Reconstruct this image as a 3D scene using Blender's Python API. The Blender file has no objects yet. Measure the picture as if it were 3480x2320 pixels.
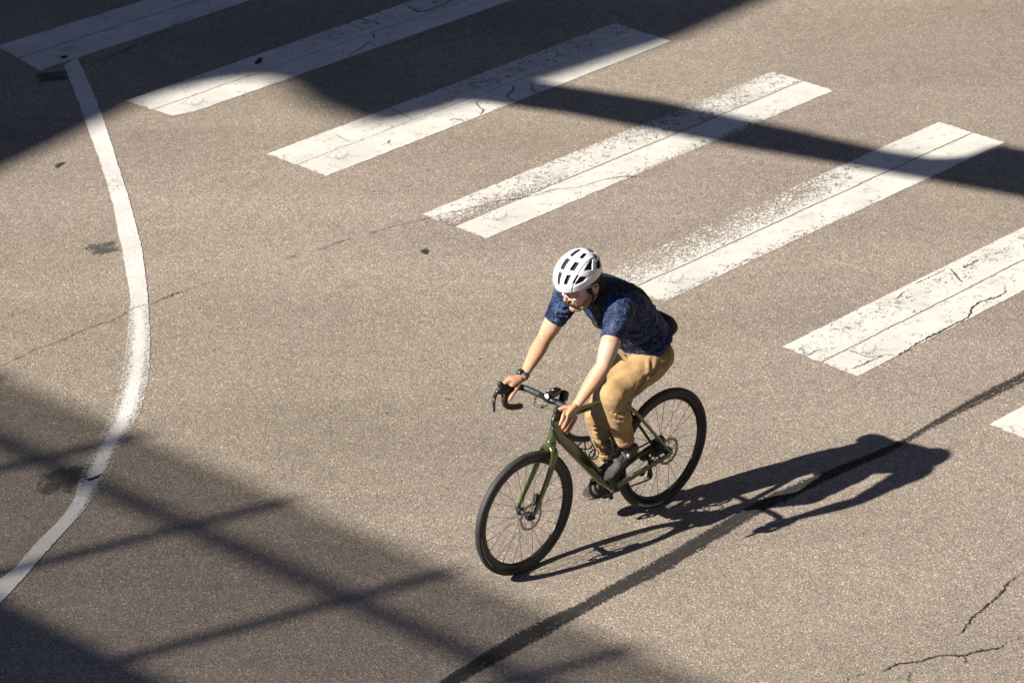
import bpy, bmesh, math, random
from mathutils import Vector, Matrix, noise, Euler, Quaternion
from mathutils.bvhtree import BVHTree
R = math.radians
random.seed(7)
scene = bpy.context.scene
V = Vector

# ---------------------------------------------------------------- camera
CAM_F = 10852.67           # focal length in pixels of a 3480 px wide picture
CO = V((0, 0, 8.33886))
CP, CR = 0.44409311, -0.01617972
fw = V((0, math.cos(CP), -math.sin(CP)))
_rt = V((1, 0, 0)); _up = V((0, math.sin(CP), math.cos(CP)))
c_, s_ = math.cos(CR), math.sin(CR)
rt = _rt*c_ + _up*s_; upv = -_rt*s_ + _up*c_
cam_d = bpy.data.cameras.new('camera'); cam = bpy.data.objects.new('camera', cam_d)
scene.collection.objects.link(cam); scene.camera = cam
cam.matrix_world = Matrix(((rt.x, upv.x, -fw.x, CO.x), (rt.y, upv.y, -fw.y, CO.y), (rt.z, upv.z, -fw.z, CO.z), (0, 0, 0, 1)))
cam_d.sensor_width = 36; cam_d.lens = CAM_F/3480*36
cam_d.clip_start = 0.1; cam_d.clip_end = 1000
cam_d.dof.use_dof = True; cam_d.dof.focus_distance = 16.6; cam_d.dof.aperture_fstop = 6.3

# ---------------------------------------------------------------- light
SUN_AZ, SUN_EL = 27.0, 37.0      # azimuth the light travels towards, elevation
sd = V((math.cos(R(SUN_AZ))*math.cos(R(SUN_EL)), math.sin(R(SUN_AZ))*math.cos(R(SUN_EL)), -math.sin(R(SUN_EL))))
w = bpy.data.worlds.new('World'); scene.world = w; w.use_nodes = True
nt = w.node_tree; nt.nodes.clear()
sky = nt.nodes.new('ShaderNodeTexSky'); sky.sky_type = 'NISHITA'; sky.sun_disc = False
sky.sun_elevation = R(SUN_EL); sky.air_density = 0.8; sky.dust_density = 0.1; sky.ozone_density = 6.0
ts = -sd
sky.sun_rotation = math.atan2(ts.x, ts.y)
bg = nt.nodes.new('ShaderNodeBackground'); bg.inputs[1].default_value = 0.05
wo = nt.nodes.new('ShaderNodeOutputWorld')
wb = nt.nodes.new('ShaderNodeMix'); wb.data_type = 'RGBA'; wb.blend_type = 'MULTIPLY'; wb.inputs[0].default_value = 1; wb.inputs[7].default_value = (0.62, 0.90, 1.28, 1)   # daylight white balance: open shade is blue
nt.links.new(sky.outputs[0], wb.inputs[6]); nt.links.new(wb.outputs[2], bg.inputs[0]); nt.links.new(bg.outputs[0], wo.inputs[0])
sl = bpy.data.lights.new('sun', 'SUN'); sl.energy = 5.0; sl.angle = R(0.6); sl.color = (1.0, 0.935, 0.85)
so = bpy.data.objects.new('sun', sl); scene.collection.objects.link(so)
so.rotation_euler = sd.to_track_quat('-Z', 'Y').to_euler(); so.location = (-20, -5, 25)
scene.view_settings.view_transform = 'Standard'; scene.view_settings.look = 'None'
scene.view_settings.exposure = 1.06; scene.view_settings.gamma = 1

# ---------------------------------------------------------------- helpers
def link(o):
    scene.collection.objects.link(o); return o

def tag(o, label=None, cat=None, group=None, kind=None):
    if label: o['label'] = label
    if cat: o['category'] = cat
    if group: o['group'] = group
    if kind: o['kind'] = kind
    return o

def empty(name, mat=None):
    o = link(bpy.data.objects.new(name, None)); o.empty_display_size = 0.1
    if mat: o.matrix_world = mat
    return o

def obj(name, bm, mats, parent=None, smooth=True):
    me = bpy.data.meshes.new(name)
    bmesh.ops.recalc_face_normals(bm, faces=bm.faces[:])
    bm.to_mesh(me); bm.free()
    if not isinstance(mats, (list, tuple)): mats = [mats]
    for m in mats: me.materials.append(m)
    if smooth:
        for p in me.polygons: p.use_smooth = True
    o = link(bpy.data.objects.new(name, me))
    if parent: o.parent = parent
    return o

def new(): return bmesh.new()

def spline(pts, n):
    """Catmull-Rom through tuples of numbers, n samples per span"""
    out = []
    P = [tuple(p) for p in pts]; L = len(P); k = len(P[0])
    for i in range(L-1):
        p0 = P[max(i-1, 0)]; p1 = P[i]; p2 = P[i+1]; p3 = P[min(i+2, L-1)]
        for j in range(n):
            t = j/n
            out.append(tuple(0.5*((2*p1[a]) + (-p0[a]+p2[a])*t + (2*p0[a]-5*p1[a]+4*p2[a]-p3[a])*t*t + (-p0[a]+3*p1[a]-3*p2[a]+p3[a])*t**3) for a in range(k)))
    out.append(P[-1]); return out

def loft(bm, pts, n=4, seg=16, side=None, cap='round', midx=0, power=2.0):
    """pts: (x,y,z,ra[,rb]); ra = half width along the side axis, rb = half width along the other"""
    P = [tuple(p) if len(p) == 5 else tuple(p)+(p[3],) for p in pts]
    S = spline(P, n) if n > 1 else P
    C = [V(s[:3]) for s in S]
    side = V(side) if side is not None else V((0, 1, 0))
    rings = []; last = None
    def ring(c, a, b, A, B):
        r = []
        for k in range(seg):
            t = 2*math.pi*k/seg; ct, st = math.cos(t), math.sin(t)
            if power != 2.0:
                ct = math.copysign(abs(ct)**(2/power), ct); st = math.copysign(abs(st)**(2/power), st)
            r.append(bm.verts.new(c + A*a*ct + B*b*st))
        return r
    fr = []
    for i, c in enumerate(C):
        T = (C[min(i+1, len(C)-1)] - C[max(i-1, 0)])
        T = T.normalized() if T.length > 1e-9 else V((0, 0, 1))
        A = side - T*side.dot(T)
        if A.length < 1e-3: A = T.orthogonal()
        A.normalize(); B = T.cross(A).normalized()
        fr.append((c, A, B, T, S[i][3], S[i][4]))
    if cap == 'round':
        c, A, B, T, a, b = fr[0]; m = min(a, b)
        for q in (0.25, 0.62, 0.9): rings.append(ring(c - T*m*math.sqrt(1-q*q)*0.9, a*q, b*q, A, B))
    for c, A, B, T, a, b in fr: rings.append(ring(c, a, b, A, B))
    if cap == 'round':
        c, A, B, T, a, b = fr[-1]; m = min(a, b)
        for q in (0.9, 0.62, 0.25): rings.append(ring(c + T*m*math.sqrt(1-q*q)*0.9, a*q, b*q, A, B))
    for r0, r1 in zip(rings, rings[1:]):
        for k in range(seg):
            f = bm.faces.new((r0[k], r0[(k+1) % seg], r1[(k+1) % seg], r1[k])); f.material_index = midx
    if cap != 'none':
        f = bm.faces.new(rings[0][::-1]); f.material_index = midx
        f = bm.faces.new(rings[-1]); f.material_index = midx
    return rings

def tube(bm, pts, r, n=4, seg=8, cap='flat', midx=0):
    return loft(bm, [tuple(p)+(r,) for p in pts], n, seg, (0, 1, 0.01), cap, midx)

def cyl(bm, a, b, r, seg=20, midx=0, r2=None):
    return loft(bm, [tuple(a)+(r,), tuple(b)+(r if r2 is None else r2,)], 1, seg, (0, 0.03, 1), 'flat', midx)

def blob(bm, c, r, rot=(0, 0, 0), M=None, seg=20, midx=0):
    res = bmesh.ops.create_uvsphere(bm, u_segments=seg, v_segments=seg//2+2, radius=1)
    m = Matrix.Translation(V(c)) @ Euler(rot).to_matrix().to_4x4() @ Matrix.Diagonal((r[0], r[1], r[2], 1))
    if M is not None: m = M @ m
    bmesh.ops.transform(bm, matrix=m, verts=res['verts'])
    for v in res['verts']:
        for f in v.link_faces: f.material_index = midx

def box(bm, c, s, M=None, bevel=0.0, midx=0):
    b2 = bmesh.new()
    bmesh.ops.create_cube(b2, size=1)
    bmesh.ops.transform(b2, matrix=Matrix.Diagonal((s[0], s[1], s[2], 1)), verts=b2.verts[:])
    if bevel: bmesh.ops.bevel(b2, geom=b2.edges[:]+b2.verts[:], offset=bevel, segments=3, profile=0.5, affect='EDGES')
    m = Matrix.Translation(V(c)) if M is None else M @ Matrix.Translation(V(c))
    mp = {}
    for v in b2.verts: mp[v] = bm.verts.new(m @ v.co)
    for f in b2.faces:
        g = bm.faces.new([mp[v] for v in f.verts]); g.material_index = midx
    b2.free()

def basis(o, x, z):
    x = V(x).normalized(); z = V(z); z = (z - x*z.dot(x)).normalized(); y = z.cross(x)
    return Matrix(((x.x, y.x, z.x, o[0]), (x.y, y.y, z.y, o[1]), (x.z, y.z, z.z, o[2]), (0, 0, 0, 1)))

def remesh(bm, voxel, smooth=4, factor=0.5):
    """fuse overlapping closed volumes into one continuous surface"""
    me = bpy.data.meshes.new('tmp'); bmesh.ops.recalc_face_normals(bm, faces=bm.faces[:])
    bm.to_mesh(me); bm.free()
    o = link(bpy.data.objects.new('tmp', me))
    m = o.modifiers.new('r', 'REMESH'); m.mode = 'VOXEL'; m.voxel_size = voxel; m.adaptivity = 0
    if smooth:
        s = o.modifiers.new('s', 'SMOOTH'); s.factor = factor; s.iterations = smooth
    dg = bpy.context.evaluated_depsgraph_get()
    out = bpy.data.meshes.new_from_object(o.evaluated_get(dg))
    bpy.data.objects.remove(o); bpy.data.meshes.remove(me)
    b = bmesh.new(); b.from_mesh(out); bpy.data.meshes.remove(out)
    b.normal_update()
    return b

def folds(bm, segs, nz=()):
    """segs: (a, b, width, depth) grooves (depth>0) or ridges (depth<0); nz: (scale vec, amplitude)"""
    bv = BVHTree.FromBMesh(bm); S2_ = []
    for a, b, w_, d in segs:       # lay each fold onto the surface
        P = [bv.find_nearest(V(a).lerp(V(b), t/5))[0] for t in range(6)]
        for i in range(5): S2_.append((P[i], P[i+1], w_, d*1.15*(.45+.55*math.sin(math.pi*(i+.5)/5))))
    segs = S2_
    mv = []
    for v in bm.verts:
        d = 0.0; p = v.co
        for a, b, wd, dp in segs:
            if abs(p.x-a.x) > .07 or abs(p.z-a.z) > .07: continue
            ab = b-a; t = max(0, min(1, (p-a).dot(ab)/max(1e-9, ab.length_squared)))
            q = (p-(a+ab*t)).length/wd
            if q < 3: d -= dp*.72*(math.exp(-q*q)-.45*math.exp(-(q-1.6)**2*1.5))
        for sc, am in nz:
            d += am*noise.noise(V((p.x*sc[0], p.y*sc[1], p.z*sc[2])))
        mv.append(v.co + v.normal*d)
    for v, c in zip(bm.verts, mv): v.co = c
    bmesh.ops.smooth_vert(bm, verts=bm.verts[:], factor=.5, use_axis_x=True, use_axis_y=True, use_axis_z=True)
    bm.normal_update()

# ---------------------------------------------------------------- materials
def N(nt, t, **kw):
    n = nt.nodes.new('ShaderNode'+t)
    for k, v in kw.items():
        if hasattr(n, k): setattr(n, k, v)
        else: n.inputs[k.replace('_', ' ')].default_value = v
    return n

def mat(name, col, rough=0.5, metal=0.0, var=0.0, vs=30.0, bump=0.0, bs=200.0, coat=0.0, spec=0.5, col2=None, sss=0.0, sheen=0.0, vdet=4, lo=0.4, hi=0.6):
    m = bpy.data.materials.new(name); m.use_nodes = True; nt = m.node_tree
    p = nt.nodes['Principled BSDF']
    p.inputs['Base Color'].default_value = (*col, 1); p.inputs['Roughness'].default_value = rough
    p.inputs['Metallic'].default_value = metal; p.inputs['Coat Weight'].default_value = coat
    p.inputs['Coat Roughness'].default_value = 0.08
    p.inputs['Specular IOR Level'].default_value = spec
    if sheen: p.inputs['Sheen Weight'].default_value = sheen
    if sss:
        p.inputs['Subsurface Weight'].default_value = sss; p.inputs['Subsurface Radius'].default_value = (0.9, 0.35, 0.2); p.inputs['Subsurface Scale'].default_value = 0.006
    tc = N(nt, 'TexCoord')
    if var or col2:
        n = N(nt, 'TexNoise', Scale=vs, Detail=vdet); nt.links.new(tc.outputs['Object'], n.inputs['Vector'])
        mr = N(nt, 'MapRange'); mr.inputs['From Min'].default_value = lo; mr.inputs['From Max'].default_value = hi
        nt.links.new(n.outputs[0], mr.inputs[0])
        mx = N(nt, 'Mix', data_type='RGBA')
        c2 = col2 or tuple(c*(1-var) for c in col)
        c1 = col if col2 else tuple(min(1, c*(1+var)) for c in col)
        mx.inputs[6].default_value = (*c1, 1); mx.inputs[7].default_value = (*c2, 1)
        nt.links.new(mr.outputs[0], mx.inputs[0]); nt.links.new(mx.outputs[2], p.inputs['Base Color'])
    if bump:
        n2 = N(nt, 'TexNoise', Scale=bs, Detail=4); nt.links.new(tc.outputs['Object'], n2.inputs['Vector'])
        b = N(nt, 'Bump', Strength=bump, Distance=0.002); nt.links.new(n2.outputs[0], b.inputs['Height']); nt.links.new(b.outputs[0], p.inputs['Normal'])
    return m

def asphalt():
    m = bpy.data.materials.new('asphalt'); m.use_nodes = True; nt = m.node_tree; L = nt.links.new
    p = nt.nodes['Principled BSDF']; p.inputs['Roughness'].default_value = 0.88; p.inputs['Specular IOR Level'].default_value = 0.25
    tc = N(nt, 'TexCoord')
    wob = N(nt, 'TexNoise', Scale=90.0, Detail=2); L(tc.outputs['Object'], wob.inputs['Vector'])
    add = N(nt, 'VectorMath', operation='MULTIPLY_ADD'); L(wob.outputs['Color'], add.inputs[0]); add.inputs[1].default_value = (0.008,)*3; L(tc.outputs['Object'], add.inputs[2])
    v1 = N(nt, 'TexVoronoi', Scale=145.0); L(add.outputs[0], v1.inputs['Vector'])
    v2 = N(nt, 'TexVoronoi', Scale=290.0); L(add.outputs[0], v2.inputs['Vector'])
    r1 = N(nt, 'ValToRGB'); sp = N(nt, 'SeparateColor'); L(v1.outputs['Color'], sp.inputs[0]); L(sp.outputs[0], r1.inputs[0])
    e = r1.color_ramp.elements; e[0].position = 0.0; e[0].color = (0.035, 0.031, 0.029, 1); e[1].position = 1.0; e[1].color = (0.80, 0.68, 0.50, 1)
    for pos, c in ((0.12, (0.085, 0.074, 0.066)), (0.45, (0.232, 0.200, 0.168)), (0.8, (0.268, 0.231, 0.192)), (0.93, (0.40, 0.335, 0.26))):
        x = e.new(pos); x.color = (*c, 1)
    r2 = N(nt, 'ValToRGB'); sp2 = N(nt, 'SeparateColor'); L(v2.outputs['Color'], sp2.inputs[0]); L(sp2.outputs[1], r2.inputs[0])
    e = r2.color_ramp.elements; e[0].color = (0.10, 0.086, 0.078, 1); e[1].color = (0.34, 0.29, 0.24, 1)
    x = e.new(0.5); x.color = (0.232, 0.20, 0.169, 1)
    mx = N(nt, 'Mix', data_type='RGBA'); mx.inputs[0].default_value = 0.47; L(r1.outputs[0], mx.inputs[6]); L(r2.outputs[0], mx.inputs[7])
    big = N(nt, 'TexNoise', Scale=0.35, Detail=5, Roughness=0.6); L(tc.outputs['Object'], big.inputs['Vector'])
    mr = N(nt, 'MapRange'); mr.inputs[1].default_value = 0.3; mr.inputs[2].default_value = 0.7; mr.inputs[3].default_value = 0.88; mr.inputs[4].default_value = 1.12; L(big.outputs[0], mr.inputs[0])
    mid = N(nt, 'TexNoise', Scale=9.0, Detail=5, Roughness=0.65); L(tc.outputs['Object'], mid.inputs['Vector'])
    mr2 = N(nt, 'MapRange'); mr2.inputs[1].default_value = 0.3; mr2.inputs[2].default_value = 0.7; mr2.inputs[3].default_value = 0.9; mr2.inputs[4].default_value = 1.1; L(mid.outputs[0], mr2.inputs[0])
    mm = N(nt, 'Math', operation='MULTIPLY'); L(mr.outputs[0], mm.inputs[0]); L(mr2.outputs[0], mm.inputs[1])
    sc = N(nt, 'VectorMath', operation='SCALE'); L(mx.outputs[2], sc.inputs[0]); L(mm.outputs[0], sc.inputs['Scale'])
    # faint traffic-worn lanes and scattered dark drips
    rot = N(nt, 'Mapping'); rot.inputs['Rotation'].default_value = (0, 0, R(-45)); rot.inputs['Scale'].default_value = (.10, .9, 1); L(tc.outputs['Object'], rot.inputs[0])
    ln = N(nt, 'TexNoise', Scale=1.3, Detail=4, Roughness=0.55); L(rot.outputs[0], ln.inputs['Vector'])
    lr = N(nt, 'MapRange'); lr.inputs[1].default_value = 0.3; lr.inputs[2].default_value = 0.7; lr.inputs[3].default_value = 0.9; lr.inputs[4].default_value = 1.1; L(ln.outputs[0], lr.inputs[0])
    vd = N(nt, 'TexVoronoi', Scale=5.5); L(add.outputs[0], vd.inputs['Vector']); sd3 = N(nt, 'SeparateColor'); L(vd.outputs['Color'], sd3.inputs[0])
    rad = N(nt, 'MapRange'); rad.inputs[1].default_value = .72; rad.inputs[2].default_value = 1.0; rad.inputs[3].default_value = 0.0; rad.inputs[4].default_value = .075; L(sd3.outputs[0], rad.inputs[0])
    dsub = N(nt, 'Math', operation='SUBTRACT'); L(vd.outputs['Distance'], dsub.inputs[0]); L(rad.outputs[0], dsub.inputs[1])
    dm = N(nt, 'MapRange'); dm.inputs[1].default_value = -.01; dm.inputs[2].default_value = .02; dm.inputs[3].default_value = .45; dm.inputs[4].default_value = 1.0; L(dsub.outputs[0], dm.inputs[0])
    mmm = N(nt, 'Math', operation='MULTIPLY'); L(lr.outputs[0], mmm.inputs[0]); L(dm.outputs[0], mmm.inputs[1])
    m4 = N(nt, 'Math', operation='MULTIPLY'); L(mm.outputs[0], m4.inputs[0]); L(mmm.outputs[0], m4.inputs[1]); L(m4.outputs[0], sc.inputs['Scale'])
    # yellowish tint patches
    t2 = N(nt, 'TexNoise', Scale=0.22, Detail=2); L(tc.outputs['Object'], t2.inputs['Vector'])
    mr3 = N(nt, 'MapRange'); mr3.inputs[1].default_value = 0.4; mr3.inputs[2].default_value = 0.6; L(t2.outputs[0], mr3.inputs[0])
    ml = N(nt, 'Mix', data_type='RGBA', blend_type='MULTIPLY'); ml.inputs[0].default_value = 1
    tint = N(nt, 'Mix', data_type='RGBA'); tint.inputs[6].default_value = (1.0, 0.975, 0.96, 1); tint.inputs[7].default_value = (1.0, 0.985, 0.92, 1); L(mr3.outputs[0], tint.inputs[0])
    L(sc.outputs[0], ml.inputs[6]); L(tint.outputs[2], ml.inputs[7]); L(ml.outputs[2], p.inputs['Base Color'])
    hn = N(nt, 'TexNoise', Scale=160.0, Detail=3); L(tc.outputs['Object'], hn.inputs['Vector'])
    h = N(nt, 'Math', operation='ADD'); L(v1.outputs['Distance'], h.inputs[0]); L(hn.outputs[0], h.inputs[1])
    b = N(nt, 'Bump', Strength=0.55, Distance=0.004, invert=True); L(h.outputs[0], b.inputs['Height']); L(b.outputs[0], p.inputs['Normal'])
    return m

def paint(name, col, crack_scale, crack_w, wear_noise=70.0, stretch=(1, 1, 1), soft=.012, lace=1.0, coarse=11.0):
    """road paint worn through by a per-vertex 'wear' amount; cracks and chips show the asphalt below"""
    m = bpy.data.materials.new(name); m.use_nodes = True; nt = m.node_tree; L = nt.links.new
    p = nt.nodes['Principled BSDF']; p.inputs['Roughness'].default_value = 0.7; p.inputs['Specular IOR Level'].default_value = 0.3
    out = nt.nodes['Material Output']
    tc = N(nt, 'TexCoord'); at = N(nt, 'Attribute', attribute_name='wear')
    mp = N(nt, 'Mapping'); mp.inputs['Scale'].default_value = stretch; L(tc.outputs['Object'], mp.inputs[0])
    n1 = N(nt, 'TexNoise', Scale=wear_noise, Detail=5, Roughness=0.62); L(mp.outputs[0], n1.inputs['Vector'])
    n1b = N(nt, 'TexNoise', Scale=coarse, Detail=5, Roughness=0.6); L(tc.outputs['Object'], n1b.inputs['Vector'])
    av = N(nt, 'Math', operation='MULTIPLY_ADD'); L(n1b.outputs[0], av.inputs[0]); av.inputs[1].default_value = 0.55
    hf = N(nt, 'Math', operation='MULTIPLY'); L(n1.outputs[0], hf.inputs[0]); hf.inputs[1].default_value = 0.55; L(hf.outputs[0], av.inputs[2])
    # worn where noise < threshold(wear)
    th = N(nt, 'MapRange'); th.inputs[1].default_value = 0; th.inputs[2].default_value = 1; th.inputs[3].default_value = 0.34; th.inputs[4].default_value = 0.76
    L(at.outputs['Fac'], th.inputs[0])
    sub = N(nt, 'Math', operation='SUBTRACT'); L(th.outputs[0], sub.inputs[0]); L(av.outputs[0], sub.inputs[1])
    worn = N(nt, 'MapRange'); worn.inputs[1].default_value = -soft; worn.inputs[2].default_value = soft; L(sub.outputs[0], worn.inputs[0])
    # cracks
    wob = N(nt, 'TexNoise', Scale=7.0, Detail=5, Roughness=0.6); L(tc.outputs['Object'], wob.inputs['Vector'])
    add = N(nt, 'VectorMath', operation='MULTIPLY_ADD'); L(wob.outputs['Color'], add.inputs[0]); add.inputs[1].default_value = (0.22,)*3; L(tc.outputs['Object'], add.inputs[2])
    vo = N(nt, 'TexVoronoi', feature='DISTANCE_TO_EDGE', Scale=crack_scale); L(add.outputs[0], vo.inputs['Vector'])
    gate = N(nt, 'TexNoise', Scale=3.1, Detail=3); L(tc.outputs['Object'], gate.inputs['Vector'])
    gm = N(nt, 'MapRange'); gm.inputs[1].default_value = 0.46; gm.inputs[2].default_value = 0.66; gm.inputs[3].default_value = 0; gm.inputs[4].default_value = crack_w; L(gate.outputs[0], gm.inputs[0])
    lt = N(nt, 'Math', operation='LESS_THAN'); L(vo.outputs['Distance'], lt.inputs[0]); L(gm.outputs[0], lt.inputs[1])
    mx0 = N(nt, 'Math', operation='MAXIMUM'); L(worn.outputs[0], mx0.inputs[0]); L(lt.outputs[0], mx0.inputs[1])
    # fine lacework of flaking, the more the paint is worn
    wb2 = N(nt, 'TexNoise', Scale=40.0, Detail=4, Roughness=0.6); L(tc.outputs['Object'], wb2.inputs['Vector'])
    ad2 = N(nt, 'VectorMath', operation='MULTIPLY_ADD'); L(wb2.outputs['Color'], ad2.inputs[0]); ad2.inputs[1].default_value = (0.05,)*3; L(tc.outputs['Object'], ad2.inputs[2])
    vl = N(nt, 'TexVoronoi', feature='DISTANCE_TO_EDGE', Scale=24.0); L(ad2.outputs[0], vl.inputs['Vector'])
    lw = N(nt, 'MapRange'); lw.inputs[1].default_value = .14; lw.inputs[2].default_value = .60; lw.inputs[3].default_value = -0.02; lw.inputs[4].default_value = .15*lace; L(at.outputs['Fac'], lw.inputs[0])
    gn = N(nt, 'MapRange'); gn.inputs[1].default_value = .40; gn.inputs[2].default_value = .62; gn.inputs[3].default_value = -.12; gn.inputs[4].default_value = .05; L(n1b.outputs[0], gn.inputs[0])
    lw2 = N(nt, 'Math', operation='ADD'); L(lw.outputs[0], lw2.inputs[0]); L(gn.outputs[0], lw2.inputs[1])
    l3 = N(nt, 'Math', operation='LESS_THAN'); L(vl.outputs['Distance'], l3.inputs[0]); L(lw2.outputs[0], l3.inputs[1])
    mxm = N(nt, 'Math', operation='MAXIMUM'); L(mx0.outputs[0], mxm.inputs[0]); L(l3.outputs[0], mxm.inputs[1])
    # colour
    cn = N(nt, 'TexNoise', Scale=2.5, Detail=6, Roughness=0.7); L(tc.outputs['Object'], cn.inputs['Vector'])
    cr = N(nt, 'MapRange'); cr.inputs[1].default_value = 0.3; cr.inputs[2].default_value = 0.75; cr.inputs[3].default_value = 1.08; cr.inputs[4].default_value = 0.76; L(cn.outputs[0], cr.inputs[0])
    fine = N(nt, 'TexNoise', Scale=260.0, Detail=2); L(tc.outputs['Object'], fine.inputs['Vector'])
    fr = N(nt, 'MapRange'); fr.inputs[1].default_value = 0.25; fr.inputs[2].default_value = 0.75; fr.inputs[3].default_value = 0.88; fr.inputs[4].default_value = 1.08; L(fine.outputs[0], fr.inputs[0])
    mu = N(nt, 'Math', operation='MULTIPLY'); L(cr.outputs[0], mu.inputs[0]); L(fr.outputs[0], mu.inputs[1])
    sc = N(nt, 'VectorMath', operation='SCALE'); sc.inputs[0].default_value = col; L(mu.outputs[0], sc.inputs['Scale']); L(sc.outputs[0], p.inputs['Base Color'])
    b = N(nt, 'Bump', Strength=0.25, Distance=0.002); L(fine.outputs[0], b.inputs['Height']); L(b.outputs[0], p.inputs['Normal'])
    tr = N(nt, 'BsdfTransparent'); ms = N(nt, 'MixShader'); L(mxm.outputs[0], ms.inputs[0]); L(p.outputs[0], ms.inputs[1]); L(tr.outputs[0], ms.inputs[2]); L(ms.outputs[0], out.inputs[0])
    return m

M = {}
M['asphalt'] = asphalt()
M['bar'] = paint('crosswalk_paint', (0.565, 0.545, 0.495), 5.0, 0.010)
M['line'] = paint('line_paint', (0.57, 0.555, 0.52), 6.0, 0.0, 150.0, (1, 1.6, 1), .07, 0.0, 50.0)

# ---------------------------------------------------------------- ground
VS = 3480/2352.0
def gp(x, y, reg=None):
    """photo pixel of the full view (or of a zoomed region) -> point on the ground"""
    if reg: x, y = reg[0]+x/reg[2], reg[1]+y/reg[2]
    else: x, y = x*VS, y*VS
    d = fw + rt*((x-1740)/CAM_F) - upv*((y-1160)/CAM_F)
    return CO + d*(-CO.z/d.z)
R0, R5, R4, R1, R2, R3, RM = (0, 0, 1.96), (2280, 720, 1.96), (2280, 1520, 1.96), (0, 760, 1.96), (0, 1520, 1.96), (1100, 1520, 1.96), (1100, 0, 1.96)
RR, R6 = (2280, 0, 1.96), (1700, 1400, 1.47)

bm = new()
bmesh.ops.create_grid(bm, x_segments=1, y_segments=1, size=120)
road = obj('road', bm, M['asphalt'], smooth=False); tag(road, kind='structure')

def wsheet(name, grid, wear, mat_, z):
    """grid[i][j] ground points, wear[i][j] 0..1"""
    bm = new(); o = grid[0][0].copy(); o.z = 0
    vs = [[bm.verts.new(V((p.x, p.y, z))-o) for p in row] for row in grid]
    for i in range(len(vs)-1):
        for j in range(len(vs[0])-1):
            bm.faces.new((vs[i][j], vs[i+1][j], vs[i+1][j+1], vs[i][j+1]))
    W_ = [x for row in wear for x in row]
    bm.verts.ensure_lookup_table(); 
    ob = obj(name, bm, mat_, smooth=False); ob.location = o
    at = ob.data.attributes.new('wear', 'FLOAT', 'POINT')
    for k, x in enumerate(W_): at.data[k].value = x
    for p in ob.data.polygons:
        if p.normal.z < 0: p.flip()
    return ob

def smooth01(x, a, b):
    t = max(0, min(1, (x-a)/(b-a))); return t*t*(3-2*t)

# crosswalk model for the ends outside the frame
CY = 0.79307220; cu = V((math.cos(CY), math.sin(CY), 0)); cn = V((math.sin(CY), -math.cos(CY), 0))
c0 = V((-1.67010, 20.62351, 0)); cw, cpb, cL = 0.585116, 1.542561, 3.570437
def model(i, e, s): return c0 + cn*((i-2)*cpb+s*cw) + cu*(e*cL)
corner = {(2, 0, 0): (614, 354), (2, 0, 1): (750, 405), (2, 1, 0): (1414, 54), (2, 1, 1): (1541, 96), (3, 0, 0): (969, 493), (3, 0, 1): (1118, 548), (3, 1, 0): (1773, 165), (3, 1, 1): (1914, 209),
          (4, 0, 1): (1525, 694), (4, 1, 0): (2156, 281), (4, 1, 1): (2307, 328), (5, 0, 0): (1797, 797), (5, 0, 1): (1970, 865), (6, 0, 0): (2273, 975), (0, 0, 0): (-6, 107), (0, 0, 1): (91, 163), (1, 0, 0): (290, 232), (1, 0, 1): (407, 271)}
def wearf(i, u, v):
    # i bar, u along 0..1, v across 0 (far edge)..1 (near edge)
    w_ = 0.14
    if i == 0: w_ = 0.08
    if i == 1: w_ = 0.10 + 0.16*smooth01(u, .2, .5)*(1-smooth01(v, .3, .5))
    if i == 2: w_ = 0.12 + 0.20*smooth01(u, .25, .5)*(1-smooth01(v, .35, .48)) + 0.16*smooth01(v, .75, 1)*smooth01(u, .3, .5)*(1-smooth01(u, .55, .7))
    if i == 3:
        if v < .5: w_ = 0.26 + 0.30*(1-smooth01(u, .05, .45))*smooth01(v, .12, .45) + 0.14*(1-smooth01(v, 0, .2))*smooth01(u, .2, .4) + .1*(1-smooth01(abs(u-.72), .05, .3))
        else: w_ = 0.12 + 0.30*smooth01(v, .72, 1)*smooth01(u, .3, .45)*(1-smooth01(u, .75, .95)) 
    if i == 4:
        if v < .49: w_ = 0.42 - 0.31*smooth01(u, .5, .86) + 0.12*(1-smooth01(v, .0, .35))*(1-smooth01(u, .7, .95)) - .10*smooth01(v, .3, .5)
        else: w_ = 0.07 + 0.30*smooth01(v, .74, 1)*(1-smooth01(u, .5, .8))
    if i == 5: w_ = 0.17 + 0.12*smooth01(v, .0, .2)*(1-smooth01(v, .2, .45))
    if i == 6: w_ = 0.10
    return w_
bars = []
bar_labels = ['white crosswalk bar in the shade at the top left corner, met by the curved line',
              'white crosswalk bar second from the top left, with a sunlit left end and chipped corner',
              'white crosswalk bar lying half in shadow, third from the top left',
              'white crosswalk bar with crazed far half, crossed by a narrow shadow, just above the helmet',
              'white crosswalk bar with its far half mostly worn away, reaching the rider\'s shoulder',
              'wide clean white crosswalk bar to the right of the rider, running off the right edge',
              'last white crosswalk bar, only its corner showing at the right edge']
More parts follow.
